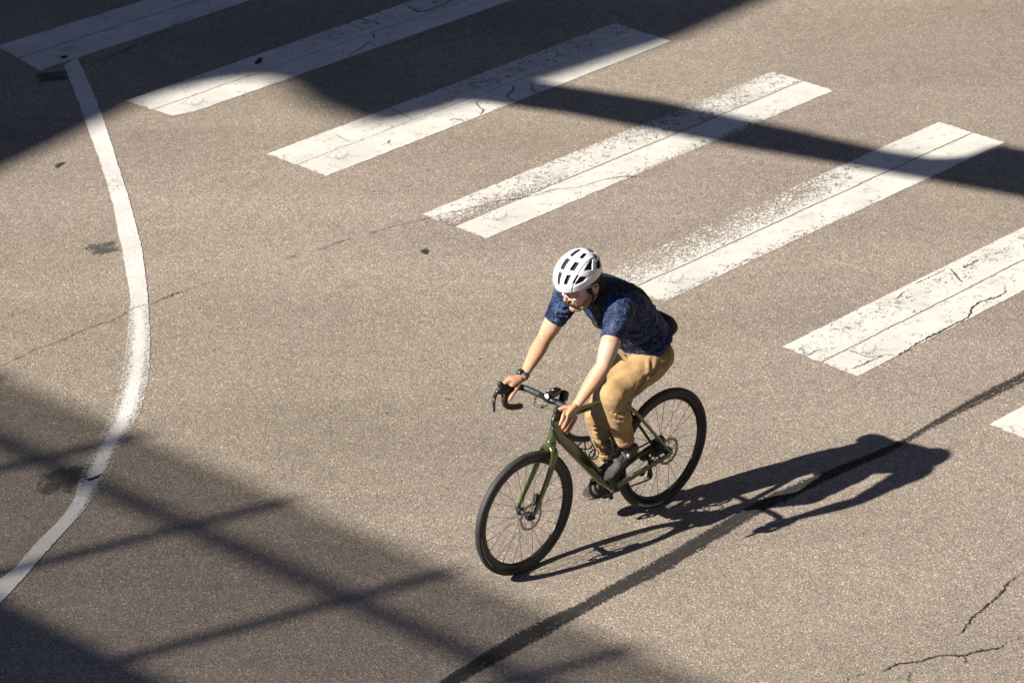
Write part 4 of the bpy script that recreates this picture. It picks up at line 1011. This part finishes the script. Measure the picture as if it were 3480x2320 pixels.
for v in bm.verts:
    p = v.co; c = base.copy(); q = HI_ @ p
    nn = noise.noise(p*70)
    if q.length < .19 and p.z > 1.38 and q.x > -.03:
        c = V((.68, .41, .28))
        k = math.exp(-(((q.x-.122)/.02)**2+(q.y/.022)**2+((q.z+.022)/.022)**2)); c = c.lerp(V((.60, .19, .12)), .75*k)
        for s in (-1, 1):
            k = math.exp(-(((q.x-.085)/.035)**2+((q.y-s*.045)/.022)**2+((q.z+.025)/.02)**2)); c = c.lerp(V((.62, .24, .15)), .5*k)
        # beard: jaw, chin, upper lip
        bz = -.045 if q.x > .095 and abs(q.y) < .034 else -.052+.9*max(0, .055-q.x)
        k = smooth01(bz-q.z, 0, .022)*smooth01(q.x, -.012, .006)*smooth01(q.z, -.14, -.115)
        lip = math.exp(-((q.y/.021)**2+((q.z+.065)/.0085)**2)) if q.x > .095 else 0
        k *= (1-lip)
        c = c.lerp(V((.17, .085, .045)), min(1, k*(.60+.22*nn)))
        c = c.lerp(V((.50, .17, .13)), .8*lip)
    if p.x > .62 and p.z < 1.32 and abs(p.y) > .12:      # arms tan towards the hand
        t = smooth01(-p.z, -1.30, -1.12); c = pale.lerp(V((.50, .275, .16)), t)
        if p.z < 1.03:
            c = c.lerp(red, smooth01(-p.z, -1.0, -.93)*.6)
    cols.append(c)
me_at = cols
body = pp('body', bm, M['skin'])
at = body.data.attributes.new('tone', 'FLOAT_COLOR', 'POINT')
for i, c in enumerate(cols): at.data[i].color = (c.x, c.y, c.z, 1)
# eyes
for s in (-1, 1):
    bm = new(); blob(bm, (.0865, s*.031, .011), (.0095, .0115, .0060), M=HM, seg=16); blob(bm, (.0945, s*.031-.001, .009), (.002, .0055, .0045), M=HM, seg=10, midx=1)
    pp('eye', bm, [mat('eye_white', (.38, .34, .31), .3), M['black']])
# moustache, brows
bm = new(); rnd = random.Random(5)
def strand(bm, p, d, l, r, seg=4):
    p = V(p); d = V(d).normalized(); loft(bm, [(*p, r), (*(p+d*l*.5+V((0, 0, -.0006))), r*.9), (*(p+d*l), r*.25)], 1, seg, (0, 1, .01), 'flat')
for i in range(420):
    y = rnd.uniform(-.036, .036); z = -.047-.010*rnd.random()-.12*abs(y)**1; x = .1125-7.5*y*y+rnd.uniform(-.001, .001)
    strand(bm, HM @ V((x, y, z)), HM.to_3x3() @ V((.25, y*14+rnd.uniform(-.2, .2), -1)), .012, .0014)
pp('moustache', bm, M['hair'])
for s in (-1, 1):
    bm = new()
    for i in range(70):
        t = rnd.random(); y = s*(.014+.036*t); x = .1075-11*(y*y)*.9; z = .030+.006*math.sin(t*2.4)+rnd.uniform(-.003, .003)
        strand(bm, HM @ V((x, y, z)), HM.to_3x3() @ V((.1, s, .15)), .009, .0008)
    pp('eyebrow', bm, M['hair'])
# hair at nape and temples
bm = new()
blob(bm, (-.052, 0, -.005), (.056, .072, .058), M=HM, seg=24); blob(bm, (-.012, 0, .035), (.095, .081, .06), M=HM, seg=24)
bm2 = remesh(bm, .004, 3)
hv = [(v.co.copy(), v.normal.copy()) for v in bm2.verts]; hr = pp('hair', bm2, M['hair'])
bm = new()
for i in range(1500):
    p, n = rnd.choice(hv); q = HI_ @ p
    if q.x > -.004 and (abs(q.y) < .06 or q.x > .03 or q.z < .0): continue
    if q.z > .045 or n.dot(p-HC) < 0: continue
    d = n*.25 + HM.to_3x3() @ V((-.45+rnd.uniform(-.3, .3), rnd.uniform(-.25, .25), -.8))
    strand(bm, p, d, rnd.uniform(.02, .036), .0013)
for s in (-1, 1):
    for i in range(150):
        x = rnd.uniform(.004, .030); z = rnd.uniform(-.026, .02) + (.02 if x > .018 else 0)
        strand(bm, HM @ V((x, s*(.0735-.35*max(0, x)), z)), HM.to_3x3() @ V((.15, s*.12, -1)), .012, .0009)
pp('hair_strands', bm, M['hair'], hr)

# glasses
gl = empty('glasses'); gl.parent = person
bm = new()
up_ = [(.062, .074, .034), (.084, .068, .040), (.107, .045, .042), (.118, .016, .038), (.120, 0, .035)]
lo_ = [(.064, .074, .030), (.076, .072, .008), (.085, .065, -.008), (.103, .046, -.017), (.115, .028, -.018), (.120, .014, -.002), (.122, .005, .013), (.1225, 0, .017)]
for s in (-1, 1):
    loft(bm, [hp(x, s*y, z)+(.0024, .0022) for x, y, z in up_], 4, 8, (0, 1, 0), 'round')
    loft(bm, [hp(x, s*y, z)+(.0028, .0024) for x, y, z in lo_], 3, 8, (0, 1, 0), 'round')
    loft(bm, [hp(x, s*y, z)+(.0016, .003) for x, y, z in ((.066, .074, .032), (.04, .0775, .030), (.0, .080, .024))], 3, 8, (0, 1, 0), 'round')
pp('glasses_frame', bm, M['white'], gl)
lm = bpy.data.materials.new('clear_lens'); lm.use_nodes = True; nt = lm.node_tree; nt.nodes.remove(nt.nodes['Principled BSDF'])
t = N(nt, 'BsdfTransparent'); t.inputs[0].default_value = (.96, .95, .94, 1); g = N(nt, 'BsdfGlossy', Roughness=.04); ms = N(nt, 'MixShader'); ms.inputs[0].default_value = .07
nt.links.new(t.outputs[0], ms.inputs[1]); nt.links.new(g.outputs[0], ms.inputs[2]); nt.links.new(ms.outputs[0], nt.nodes['Material Output'].inputs[0])
for s in (-1, 1):
    bm = new(); U = spline(up_, 6); L_ = spline(lo_[:], 6); k = 24
    rs = []
    for i in range(k+1):
        a = U[int(i/k*(len(U)-1))]; b = L_[int(i/k*(len(L_)-1))]
        rs.append([bm.verts.new(hp(a[0]*(1-t_)+b[0]*t_, s*(a[1]*(1-t_)+b[1]*t_), a[2]*(1-t_)+b[2]*t_)) for t_ in (0, .33, .66, 1)])
    for i in range(k):
        for j in range(3): bm.faces.new((rs[i][j], rs[i+1][j], rs[i+1][j+1], rs[i][j+1]))
    pp('glasses_lens', bm, lm, gl)

# helmet: one shell with vents sunk into it
hel = empty('helmet'); hel.parent = person
HE = V((.008, -.002, .083)); HA = (.141, .108, .117)
HM2 = Matrix.Translation(HC) @ Matrix.Rotation(R(2), 4, 'Z') @ Matrix.Rotation(R(22.3), 4, 'Y') @ Matrix.Rotation(R(3), 4, 'X')
# vents as polygons in azimuthal coordinates (u forward, v left; radius = angle from the top in units of 90 degrees)
vent_mid = [[(.50, -.068), (.80, -.055), (.80, .055), (.50, .068)], [(.10, -.070), (.37, -.072), (.37, .072), (.10, .070)], [(-.34, -.052), (-.03, -.058), (-.03, .058), (-.34, .052)]]
vent_half = [
    [(.48, .275), (.72, .255), (.70, .365), (.44, .385)],
    [(.09, .270), (.31, .280), (.26, .395), (.05, .375)],
    [(-.28, .225), (-.09, .265), (-.13, .34), (-.33, .29)],
    [(.335, .56), (.585, .535), (.545, .60), (.315, .60)],
    [(.31, .665), (.55, .635), (.52, .705), (.345, .82), (.17, .825)],
    [(-.335, .52), (.075, .635), (-.14, .76)],
    [(-.68, .57), (-.43, .68), (-.34, .81), (-.585, .83), (-.65, .75)],
    [(-.588, .40), (-.61, .47), (-.52, .50), (-.46, .40)],
    [(-.78, .08), (-.52, .06), (-.50, .24), (-.74, .30)],
]
vents = vent_mid + vent_half + [[(a, -b) for a, b in q] for q in vent_half]
vents = [[(sum(p[0] for p in q)/len(q)*-.16 + a*1.16, sum(p[1] for p in q)/len(q)*-.20 + b*1.20) for a, b in q] for q in vents]
def sdpoly(P, x, y):
    inside = False; d = 9
    n = len(P)
    for i in range(n):
        (x1, y1), (x2, y2) = P[i], P[(i+1) % n]
        if (y1 > y) != (y2 > y) and x < (x2-x1)*(y-y1)/(y2-y1)+x1: inside = not inside
        dx, dy = x2-x1, y2-y1; t = max(0, min(1, ((x-x1)*dx+(y-y1)*dy)/(dx*dx+dy*dy)))
        d = min(d, math.hypot(x-x1-dx*t, y-y1-dy*t))
    return -d if inside else d
bm = new(); NA, NT = 560, 210
rings = []; deep = {}
def rimang(a):   # polar angle of the lower rim for azimuth a (0 = front)
    c = math.cos(a); return 1.0 + .09*(1-abs(c))*1.0 + (.02 if c > 0 else .18)*abs(c)
for j in range(NT+1):
    row = []
    for i in range(NA):
        a = 2*math.pi*i/NA; rr = rimang(a)*j/NT; th = rr*math.pi/2
        u, v_ = rr*math.cos(a), rr*math.sin(a)
        d = V((math.sin(th)*math.cos(a), math.sin(th)*math.sin(a), math.cos(th)))
        sd_ = min(sdpoly(P, u, v_) for P in vents)
        k = 1-smooth01(sd_, -.007, .007)
        back = max(0, -d.x)
        f_ = 1.0 + .03*back - .0*k
        # longitudinal ridge between the crown and the sides
        f_ += .012*math.exp(-((abs(v_)-(.49+.08*u))/.03)**2)*smooth01(.95-u, 0, .2)
        f_ -= .009*math.exp(-((abs(v_)-(.545+.08*u))/.035)**2)
        f_ += .014*math.exp(-((rr-.93)/.03)**2)*(1 if u < .3 else .4)
        f_ += .02*smooth01(j/NT, .93, .98)*0
        p = V((d.x*HA[0], d.y*HA[1], d.z*HA[2]))*f_
        nrm = V((d.x/HA[0], d.y/HA[1], d.z/HA[2])).normalized()
        p = p - nrm*(.011*k)
        vt = bm.verts.new(HM2 @ (HE+p)); row.append(vt); deep[vt] = k
    rings.append(row)
for j in range(NT):
    for i in range(NA):
        q = [rings[j][i], rings[j+1][i], rings[j+1][(i+1) % NA], rings[j][(i+1) % NA]]
        if j == 0: q = [rings[0][0] if False else rings[1][i], rings[1][(i+1) % NA]]; continue
        f = bm.faces.new(q); kk = sum(deep[v] for v in q)/4
        f.material_index = 1 if kk > .35 else 0
bm.faces.new(rings[1][::-1])
# lower lip turning inwards
prev = rings[NT]
for (sc_, dz) in ((1.012, -.006), (.985, -.011), (.90, -.006), (.80, .02)):
    cur = []
    for i in range(NA):
        a = 2*math.pi*i/NA; th = rimang(a)*math.pi/2
        d = V((math.sin(th)*math.cos(a)*HA[0], math.sin(th)*math.sin(a)*HA[1], math.cos(th)*HA[2]))
        d = V((d.x*sc_, d.y*sc_, d.z+dz)) * (1+.03*max(0, -math.cos(a)))
        cur.append(bm.verts.new(HM2 @ (HE+d)))
    for i in range(NA):
        bm.faces.new((prev[i], cur[i], cur[(i+1) % NA], prev[(i+1) % NA]))
    prev = cur
for v in [x for x in bm.verts if not x.link_faces]: bm.verts.remove(v)
M['vent'] = mat('vent_dark', (.022, .017, .015), .8)
pp('helmet_shell', bm, [M['helmet'], M['vent']], hel)
bm = new()
for i in range(20):
    a0 = 2*math.pi*i/20; a1 = 2*math.pi*(i+1)/20
    c = HM2 @ (HE+V((-.095, .083, -.002))); nn_ = (HM2.to_3x3() @ V((-.45, .9, 0))).normalized(); t1_ = (HM2.to_3x3() @ V((0, 0, 1))); t2_ = nn_.cross(t1_)
    cyl(bm, c+t1_*.004*math.cos(a0)+t2_*.004*math.sin(a0), c+t1_*.004*math.cos(a1)+t2_*.004*math.sin(a1), .0009, 6)
pp('helmet_mark', bm, mat('red_mark', (.6, .03, .05), .5), hel)
# chin strap
bm = new()
for s in (-1, 1):
    loft(bm, [hp(.030, s*.078, .018)+(.0065, .0012), hp(.012, s*.0815, -.012)+(.0065, .0012), hp(.006, s*.078, -.045)+(.0065, .0012), hp(.014, s*.066, -.080)+(.0065, .0012), hp(.030, s*.040, -.108)+(.0065, .0012), hp(.042, 0, -.125)+(.0065, .0012)], 5, 8, HM.to_3x3() @ V((1, 0, .1)), 'flat')
    loft(bm, [hp(-.040, s*.080, .012)+(.0055, .0012), hp(-.022, s*.086, -.022)+(.0055, .0012), hp(.004, s*.079, -.046)+(.0055, .0012)], 4, 8, HM.to_3x3() @ V((1, 0, .6)), 'flat')
for i in range(5): box(bm, (0, 0, 0), (.012, .008, .009), basis(HM @ V((.020+.006*i, .066-.009*i, -.084-.008*i)), (HM.to_3x3() @ V((.5, -.7, -.5))), (0, 1, 0)), .002)
pp('chin_strap', bm, M['strap'], hel)

# shirt
bm = new()
loft(bm, [(.172, 0, 1.076, .184, .144), (.204, 0, 1.120, .177, .142), (.250, 0, 1.19, .172, .142), (.330, 0, 1.285, .180, .140), (.405, 0, 1.355, .190, .138), (.470, 0, 1.412, .178, .122), (.525, 0, 1.452, .115, .088)], 6, 40, (0, 1, 0), 'flat')
loft(bm, [(.500, .0, 1.430, .088, .080), (.548, .006, 1.465, .074, .072), (.575, .009, 1.488, .068, .068)], 4, 30, (0, 1, 0), 'flat')
loft(bm, [(.520, -.13, 1.425, .058), (.525, -.05, 1.452, .066), (.525, .05, 1.455, .066), (.520, .13, 1.432, .058)], 4, 26, (0, 0, 1), 'round')
CUL, CUR = (.640, .223, 1.312), (.615, -.224, 1.250)
loft(bm, [(.46, .085, 1.40, .085), (*SHL, .079, .076), (*lerp(SHL, CUL, .5), .070, .066), (*CUL, .061, .059)], 5, 28, (0, 1, .2), 'flat')
loft(bm, [(.46, -.085, 1.40, .085), (*SHR, .078, .075), (*lerp(SHR, CUR, .5), .068, .064), (*CUR, .058, .057)], 5, 28, (0, 1, .2), 'flat')
bm = remesh(bm, .0045, 4)
fs = [((.47, .12, 1.33), (.60, .20, 1.30), .011, .008), ((.45, .13, 1.30), (.59, .22, 1.27), .010, .008), ((.50, .11, 1.37), (.60, .15, 1.36), .010, .007),
      ((.43, .15, 1.34), (.50, .23, 1.40), .010, .007), ((.40, .14, 1.32), (.46, .21, 1.42), .010, .005), ((.52, .15, 1.36), (.56, .24, 1.36), .010, -.006),
      ((.35, .15, 1.25), (.48, .14, 1.22), .012, .007), ((.30, .16, 1.22), (.44, .12, 1.15), .013, .008), ((.26, .16, 1.19), (.38, .12, 1.10), .013, .007), ((.22, .17, 1.22), (.34, .16, 1.20), .014, -.007),
      ((.20, .16, 1.17), (.33, .14, 1.09), .012, .007), ((.15, .16, 1.15), (.25, .16, 1.08), .012, .006), ((.10, .12, 1.18), (.16, .17, 1.09), .013, .006), ((.24, .12, 1.30), (.36, .15, 1.24), .013, .005),
      ((.52, -.10, 1.35), (.62, -.17, 1.34), .009, .007), ((.53, -.12, 1.32), (.64, -.19, 1.31), .009, .007), ((.54, -.14, 1.30), (.65, -.21, 1.28), .009, .007), ((.60, -.13, 1.33), (.66, -.22, 1.30), .008, -.004),
      ((.53, .03, 1.37), (.42, .02, 1.22), .008, .005), ((.50, .10, 1.48), (.42, .12, 1.46), .010, .004), ((.10, -.02, 1.16), (.22, .08, 1.24), .016, .005), ((.05, .04, 1.12), (.12, .14, 1.10), .012, .005)]
folds(bm, fs, (((13, 13, 13), .008), ((34, 34, 34), .0032)))
rs_ = bm.copy(); shirt_bvh = BVHTree.FromBMesh(rs_)
sh_o = pp('shirt', bm, M['shirt'])
# collar and placket
def on_shirt(p, off, bvh=None):
    loc, nrm, idx, d = (bvh or shirt_bvh).find_nearest(V(p)); return loc + nrm*off, nrm
def ribbon(bm, path, w, off, n=8, thick=.0025, bvh=None):
    S = [V(s) for s in spline(path, n)]
    P = [on_shirt(s, off, bvh) for s in S]; rows = []
    for i, (p, nrm) in enumerate(P):
        T = (P[min(i+1, len(P)-1)][0]-P[max(i-1, 0)][0]).normalized(); sd_ = nrm.cross(T).normalized()
        row = []
        for q in (-1, -.5, 0, .5, 1):
            row.append(on_shirt(p+sd_*w*q, off, bvh)[0])
        rows.append((row, nrm))
    top = [[bm.verts.new(c+nrm*thick) for c in row] for row, nrm in rows]; bot = [[bm.verts.new(c-nrm*thick) for c in row] for row, nrm in rows]
    for i in range(len(top)-1):
        for j in range(4):
            bm.faces.new((top[i][j], top[i+1][j], top[i+1][j+1], top[i][j+1])); bm.faces.new((bot[i][j], bot[i][j+1], bot[i+1][j+1], bot[i+1][j]))
        for a, b in ((0, 0), (4, 4)): bm.faces.new((top[i][a], bot[i][a], bot[i+1][a], top[i+1][a]))
    for e in (0, -1):
        for j in range(4): bm.faces.new((top[e][j], top[e][j+1], bot[e][j+1], bot[e][j]))
bm = new()
loft(bm, [(.530, .002, 1.452, .082, .078), (.556, .006, 1.474, .070, .070), (.566, .008, 1.483, .067, .067)], 3, 36, (0, 1, 0), 'none')
loft(bm, [(.566, .008, 1.483, .067, .067), (.560, .008, 1.478, .060, .060)], 1, 36, (0, 1, 0), 'none')
loft(bm, [(.520, .000, 1.442, .096, .090), (.545, .004, 1.464, .080, .078), (.562, .007, 1.480, .070, .070)], 3, 36, (0, 1, 0), 'none')
pp('collar', bm, M['shirt'], sh_o)
bm = new(); ribbon(bm, [(.60, .0, 1.385), (.56, .01, 1.31), (.50, .02, 1.24), (.42, .02, 1.14), (.36, .02, 1.08)], .014, .002); pp('placket', bm, M['shirt'], sh_o)
for s, C_, S0, rr in ((1, CUL, SHL, .0575), (-1, CUR, SHR, .0550)):
    bm = new(); d = (V(C_)-V(S0)).normalized(); a = V(C_)-d*.016
    loft(bm, [(*a, rr+.0045), (*(V(C_)+d*.001), rr+.0025)], 1, 36, (0, 1, .2), 'none'); loft(bm, [(*(V(C_)+d*.001), rr+.0025), (*(V(C_)-d*.006), rr-.004)], 1, 36, (0, 1, .2), 'none'); pp('sleeve_hem', bm, M['shirt'], sh_o)

# trousers
bm = new()
loft(bm, [(.245, 0, 1.105, .150, .105), (.195, 0, 1.040, .158, .112), (.166, 0, .995, .154, .106), (.150, 0, .955, .134, .090)], 5, 36, (0, 1, 0), 'round')
for HI, KN, AN, fr_ in ((HIL, KNL, ANL, 1), (HIR, KNR, ANR, -1)):
    loft(bm, [(.155, HI[1]*.85, .992, .078), (HI[0]+.012, HI[1], HI[2], .087), (*lerp(HI, KN, .3), .097, .093), (*lerp(HI, KN, .6), .087, .084), (*lerp(HI, KN, .85), .077, .075), (*KN, .070, .070)], 5, 30, (0, 1, 0), 'round')
    loft(bm, [(*lerp(HI, KN, .9), .071), (*KN, .070), (*lerp(KN, AN, .18), .066), (*lerp(KN, AN, .45), .062), (*lerp(KN, AN, .68), .0535), (*lerp(KN, AN, .84), .0485)], 5, 28, (0, 1, 0), 'flat')
bm = remesh(bm, .0045, 4)
kl, kr = V(KNL), V(KNR)
fs = [((.43, .09, .865), (.52, .215, .845), .009, .010), ((.42, .10, .895), (.50, .22, .875), .009, .008), ((.44, .10, .84), (.54, .20, .815), .009, -.007), ((.50, .20, .83), (.60, .16, .86), .010, .006), ((.48, .20, .79), (.58, .16, .80), .010, .004),
      ((.40, .18, .96), (.50, .22, .905), .010, .005), ((.36, .18, .93), (.47, .215, .88), .010, .006), ((.28, .19, 1.0), (.40, .20, .97), .012, .005),
      ((.24, .14, 1.05), (.34, .20, 1.0), .012, .0035), ((.17, .16, 1.03), (.24, .20, .96), .011, .003),
      ((.30, .16, 1.03), (.36, .20, .97), .013, -.003),
      ((.05, .16, 1.0), (.14, .19, .93), .012, .004), ((.38, .17, .64), (.46, .13, .63), .009, .004), ((.37, .16, .68), (.44, .18, .66), .009, .003),
      ((.38, -.06, .60), (.45, -.12, .60), .010, .008), ((.36, -.07, .56), (.43, -.12, .58), .010, .007), ((.34, -.07, .50), (.41, -.11, .52), .010, .007), ((.33, -.07, .45), (.39, -.12, .44), .009, .006), ((.31, -.08, .41), (.36, -.13, .40), .008, .005), ((.40, -.07, .70), (.46, -.13, .68), .012, .005)]
folds(bm, fs, (((11, 11, 11), .007), ((26, 26, 20), .003), ((60, 60, 40), .0009)))
for v in bm.verts: v.co -= v.normal*(.005*smooth01(v.co.z, 1.04, 1.08))
bm.normal_update()
tr_bvh = BVHTree.FromBMesh(bm.copy())
tro = pp('trousers', bm, M['khaki'])
bm = new()
ribbon(bm, [(.21, .22, 1.04), (.30, .23, 1.0), (.42, .23, .95), (.50, .235, .905)], .0016, .0, 8, .0012, tr_bvh)
pp('seam', bm, M['seam'], tro)
bm = new()
ribbon(bm, [(.505, .235, .885), (.48, .23, .80), (.45, .21, .72), (.42, .19, .64), (.405, .18, .60)], .0018, .0, 8, .0012, tr_bvh)
pp('seam', bm, M['seam'], tro)
bm = new()
ribbon(bm, [(.285, .20, 1.06), (.262, .22, 1.03), (.225, .23, 1.005), (.19, .22, 1.0)], .0018, .0, 8, .0012, tr_bvh)
pp('pocket_edge', bm, M['seam'], tro)
for KN, AN in ((KNL, ANL), (KNR, ANR)):
    bm = new(); a, b = V(lerp(KN, AN, .755)), V(lerp(KN, AN, .855)); rr = .0525
    loft(bm, [(*a, rr-.003), (*a.lerp(b, .1), rr+.001), (*a.lerp(b, .9), rr), (*b, rr-.003), (*b, rr-.010), (*a.lerp(b, .5), rr-.010)], 1, 40, (0, 1, 0), 'none')
    for v in bm.verts: v.co += (v.co-a.lerp(b, .5))*.03*noise.noise(v.co*30)
    pp('turn_up', bm, M['khaki'], tro)

# socks and shoes
for s, KN, AN, HEl, TOe in ((1, KNL, ANL, V((.352, .122, .505)), V((.562, .128, .448))), (-1, KNR, ANR, V((.212, -.125, .215)), V((.430, -.134, .172)))):
    bm = new(); loft(bm, [(*lerp(KN, AN, .80), .040), (*lerp(KN, AN, .95), .0375), (*AN, .038, .040)], 3, 22, (0, 1, 0), 'round'); pp('sock', bm, M['sock'])
    d = (TOe-HEl).normalized(); upn = V((0, 1, 0)).cross(d)*-1
    if upn.z < 0: upn = -upn
    F = lambda t, h, w_, hh: (*(HEl+d*t+upn*h), w_, hh)
    bm = new()
    loft(bm, [F(-.012, .022, .026, .030), F(.020, .020, .034, .032), F(.070, .018, .036, .032), (F(.125, .010, .043, .028)), F(.175, .004, .048, .024), F(.210, .000, .044, .020), F(.236, -.002, .030, .015)], 6, 28, (0, 1, 0), 'round', power=2.4)
    loft(bm, [F(.022, .030, .034, .032), (*(V(AN)+upn*.002-d*.004), .040, .043), (*(V(AN)+upn*.022-d*.006), .041, .043)], 4, 26, (0, 1, 0), 'flat')
    loft(bm, [F(.055, .048, .028, .022), F(.10, .036, .030, .020), F(.15, .022, .034, .016)], 4, 20, (0, 1, 0), 'round')
    bm = remesh(bm, .003, 6)
    shoe = pp('shoe', bm, M['shoe'])
    bm = new()
    loft(bm, [F(-.014, -.012, .027, .006), F(.03, -.013, .034, .0065), F(.085, -.014, .035, .007), F(.14, -.018, .047, .0085), F(.19, -.018, .050, .009), F(.232, -.010, .036, .009)], 6, 26, (0, 1, 0), 'round', power=3)
    pp('sole', bm, M['sole'], shoe)
    if s < 0:
        bm = new(); loft(bm, [F(.19, -.002, .046, .0215), F(.215, -.003, .044, .0195), F(.236, -.005, .031, .0155)], 4, 24, (0, 1, 0), 'round', power=2.4); pp('toe_cap', bm, M['dust'], shoe)
    else:
        bm = new(); loft(bm, [F(.188, -.002, .0485, .0235), F(.214, -.003, .0455, .0205), F(.238, -.005, .031, .0155)], 4, 24, (0, 1, 0), 'round', power=2.4); pp('toe_cap', bm, M['shoe'], shoe)
    # straps, dial
    bm = new(); yo = s
    for t_, h_, w_ in ((.135, .034, .034), (.085, .053, .018)):
        c = HEl+d*t_+upn*(h_+.010)
        loft(bm, [(*(c+V((0, yo*-.030, -.006))), w_/2, .003), (*(c+upn*.008+V((0, 0, 0))), w_/2, .003), (*(c+V((0, yo*.032, -.010))), w_/2, .003), (*(c+V((0, yo*.042, -.028))), w_/2, .003)], 4, 8, d, 'round')
    pp('strap', bm, mat('strap_grey', (.075, .07, .063), .7, var=.2, vs=60), shoe)
    bm = new(); c = V(AN)+V((.030, yo*.038, -.020)) if s > 0 else V(AN)+V((.03, yo*.038, -.02)); nn_ = V((.35, yo*.9, .35)).normalized()
    cyl(bm, c-nn_*.004, c+nn_*.009, .0125, 24); pp('dial', bm, mat('dial_grey', (.33, .32, .29), .5), shoe)
    bm = new(); cyl(bm, c+nn_*.0085, c+nn_*.011, .0075, 20); pp('dial_cap', bm, mat('dial_cap_grey', (.17, .17, .17), .4), shoe)

# watch on the right wrist
wd = (V(WRR)-V(ELR)).normalized(); wc = V(WRR)-wd*.012
bm = new(); loft(bm, [(*(wc-wd*.011), .0305, .0262), (*(wc-wd*.0105), .0318, .0275), (*(wc+wd*.0105), .0312, .0268), (*(wc+wd*.011), .030, .0255)], 1, 40, (0, 1, .2), 'flat')
wt = empty('watch'); wt.parent = person
pp('watch_strap', bm, mat('grey_rubber', (.075, .08, .09), .5), wt)
bm = new(); nn_ = (V((.25, -.45, .85)) - wd*V((.25, -.45, .85)).dot(wd)).normalized(); c = wc+nn_*.029
cyl(bm, c-nn_*.004, c+nn_*.008, .020, 30); pp('watch_case', bm, mat('watch_dark', (.03, .03, .035), .3, .5), wt)
bm = new(); cyl(bm, c+nn_*.008, c+nn_*.0092, .0165, 30); pp('watch_dial', bm, mat('watch_dial', (.05, .055, .06), .15), wt)
bm = new()
for k in range(7):
    a = R(20+k*13); A_ = V((0, 1, .2)); A_ = (A_-wd*A_.dot(wd)).normalized(); B_ = wd.cross(A_)
    c2 = wc+A_*.0318*math.cos(a)+B_*.0275*math.sin(a); box(bm, (0, 0, 0), (.011, .0022, .0016), basis(c2, wd, (A_*math.cos(a)+B_*math.sin(a))))
pp('strap_hole', bm, M['black'], wt, False)

# sling bag and its strap: carried, so a thing of its own
bag = empty('sling_bag', BM); tag(bag, 'black sling bag worn low across the cyclist\'s back', 'bag')
bm = new()
loft(bm, [(-.034, -.070, 1.025, .090, .024), (-.040, -.068, 1.065, .112, .033), (-.020, -.064, 1.112, .114, .030), (.008, -.060, 1.150, .095, .018)], 5, 30, (0, 1, 0), 'round', power=3.2)
bm = remesh(bm, .005, 4); folds(bm, [], (((16, 16, 16), .004),)); bb = obj('pouch', bm, M['bag'], bag)
bm = new(); ribbon(bm, [(.02, -.02, 1.20), (.10, .01, 1.27), (.19, .03, 1.34), (.30, .07, 1.42), (.41, .09, 1.475), (.50, .085, 1.50), (.565, .075, 1.45), (.565, .05, 1.38)], .021, .007, 10, .0022)
obj('strap', bm, M['strap'], bag)
bm = new(); ribbon(bm, [(.565, .05, 1.38), (.545, .02, 1.32), (.50, -.03, 1.25), (.44, -.10, 1.22), (.36, -.17, 1.20), (.22, -.17, 1.17), (.10, -.14, 1.15)], .021, .007, 10, .0022)
obj('strap', bm, M['strap'], bag)
bm = new(); p_, n_ = on_shirt((.53, .02, 1.29), .010); box(bm, (0, 0, 0), (.05, .03, .009), basis(p_, (.55, .05, .8), n_), .003); obj('buckle', bm, M['black'], bag)
bm = new(); p_, n_ = on_shirt((.13, .01, 1.30), .010); box(bm, (0, 0, 0), (.012, .045, .006), basis(p_, (.6, .1, .7), n_), .002); obj('slider', bm, M['alloy'], bag)
#@@END
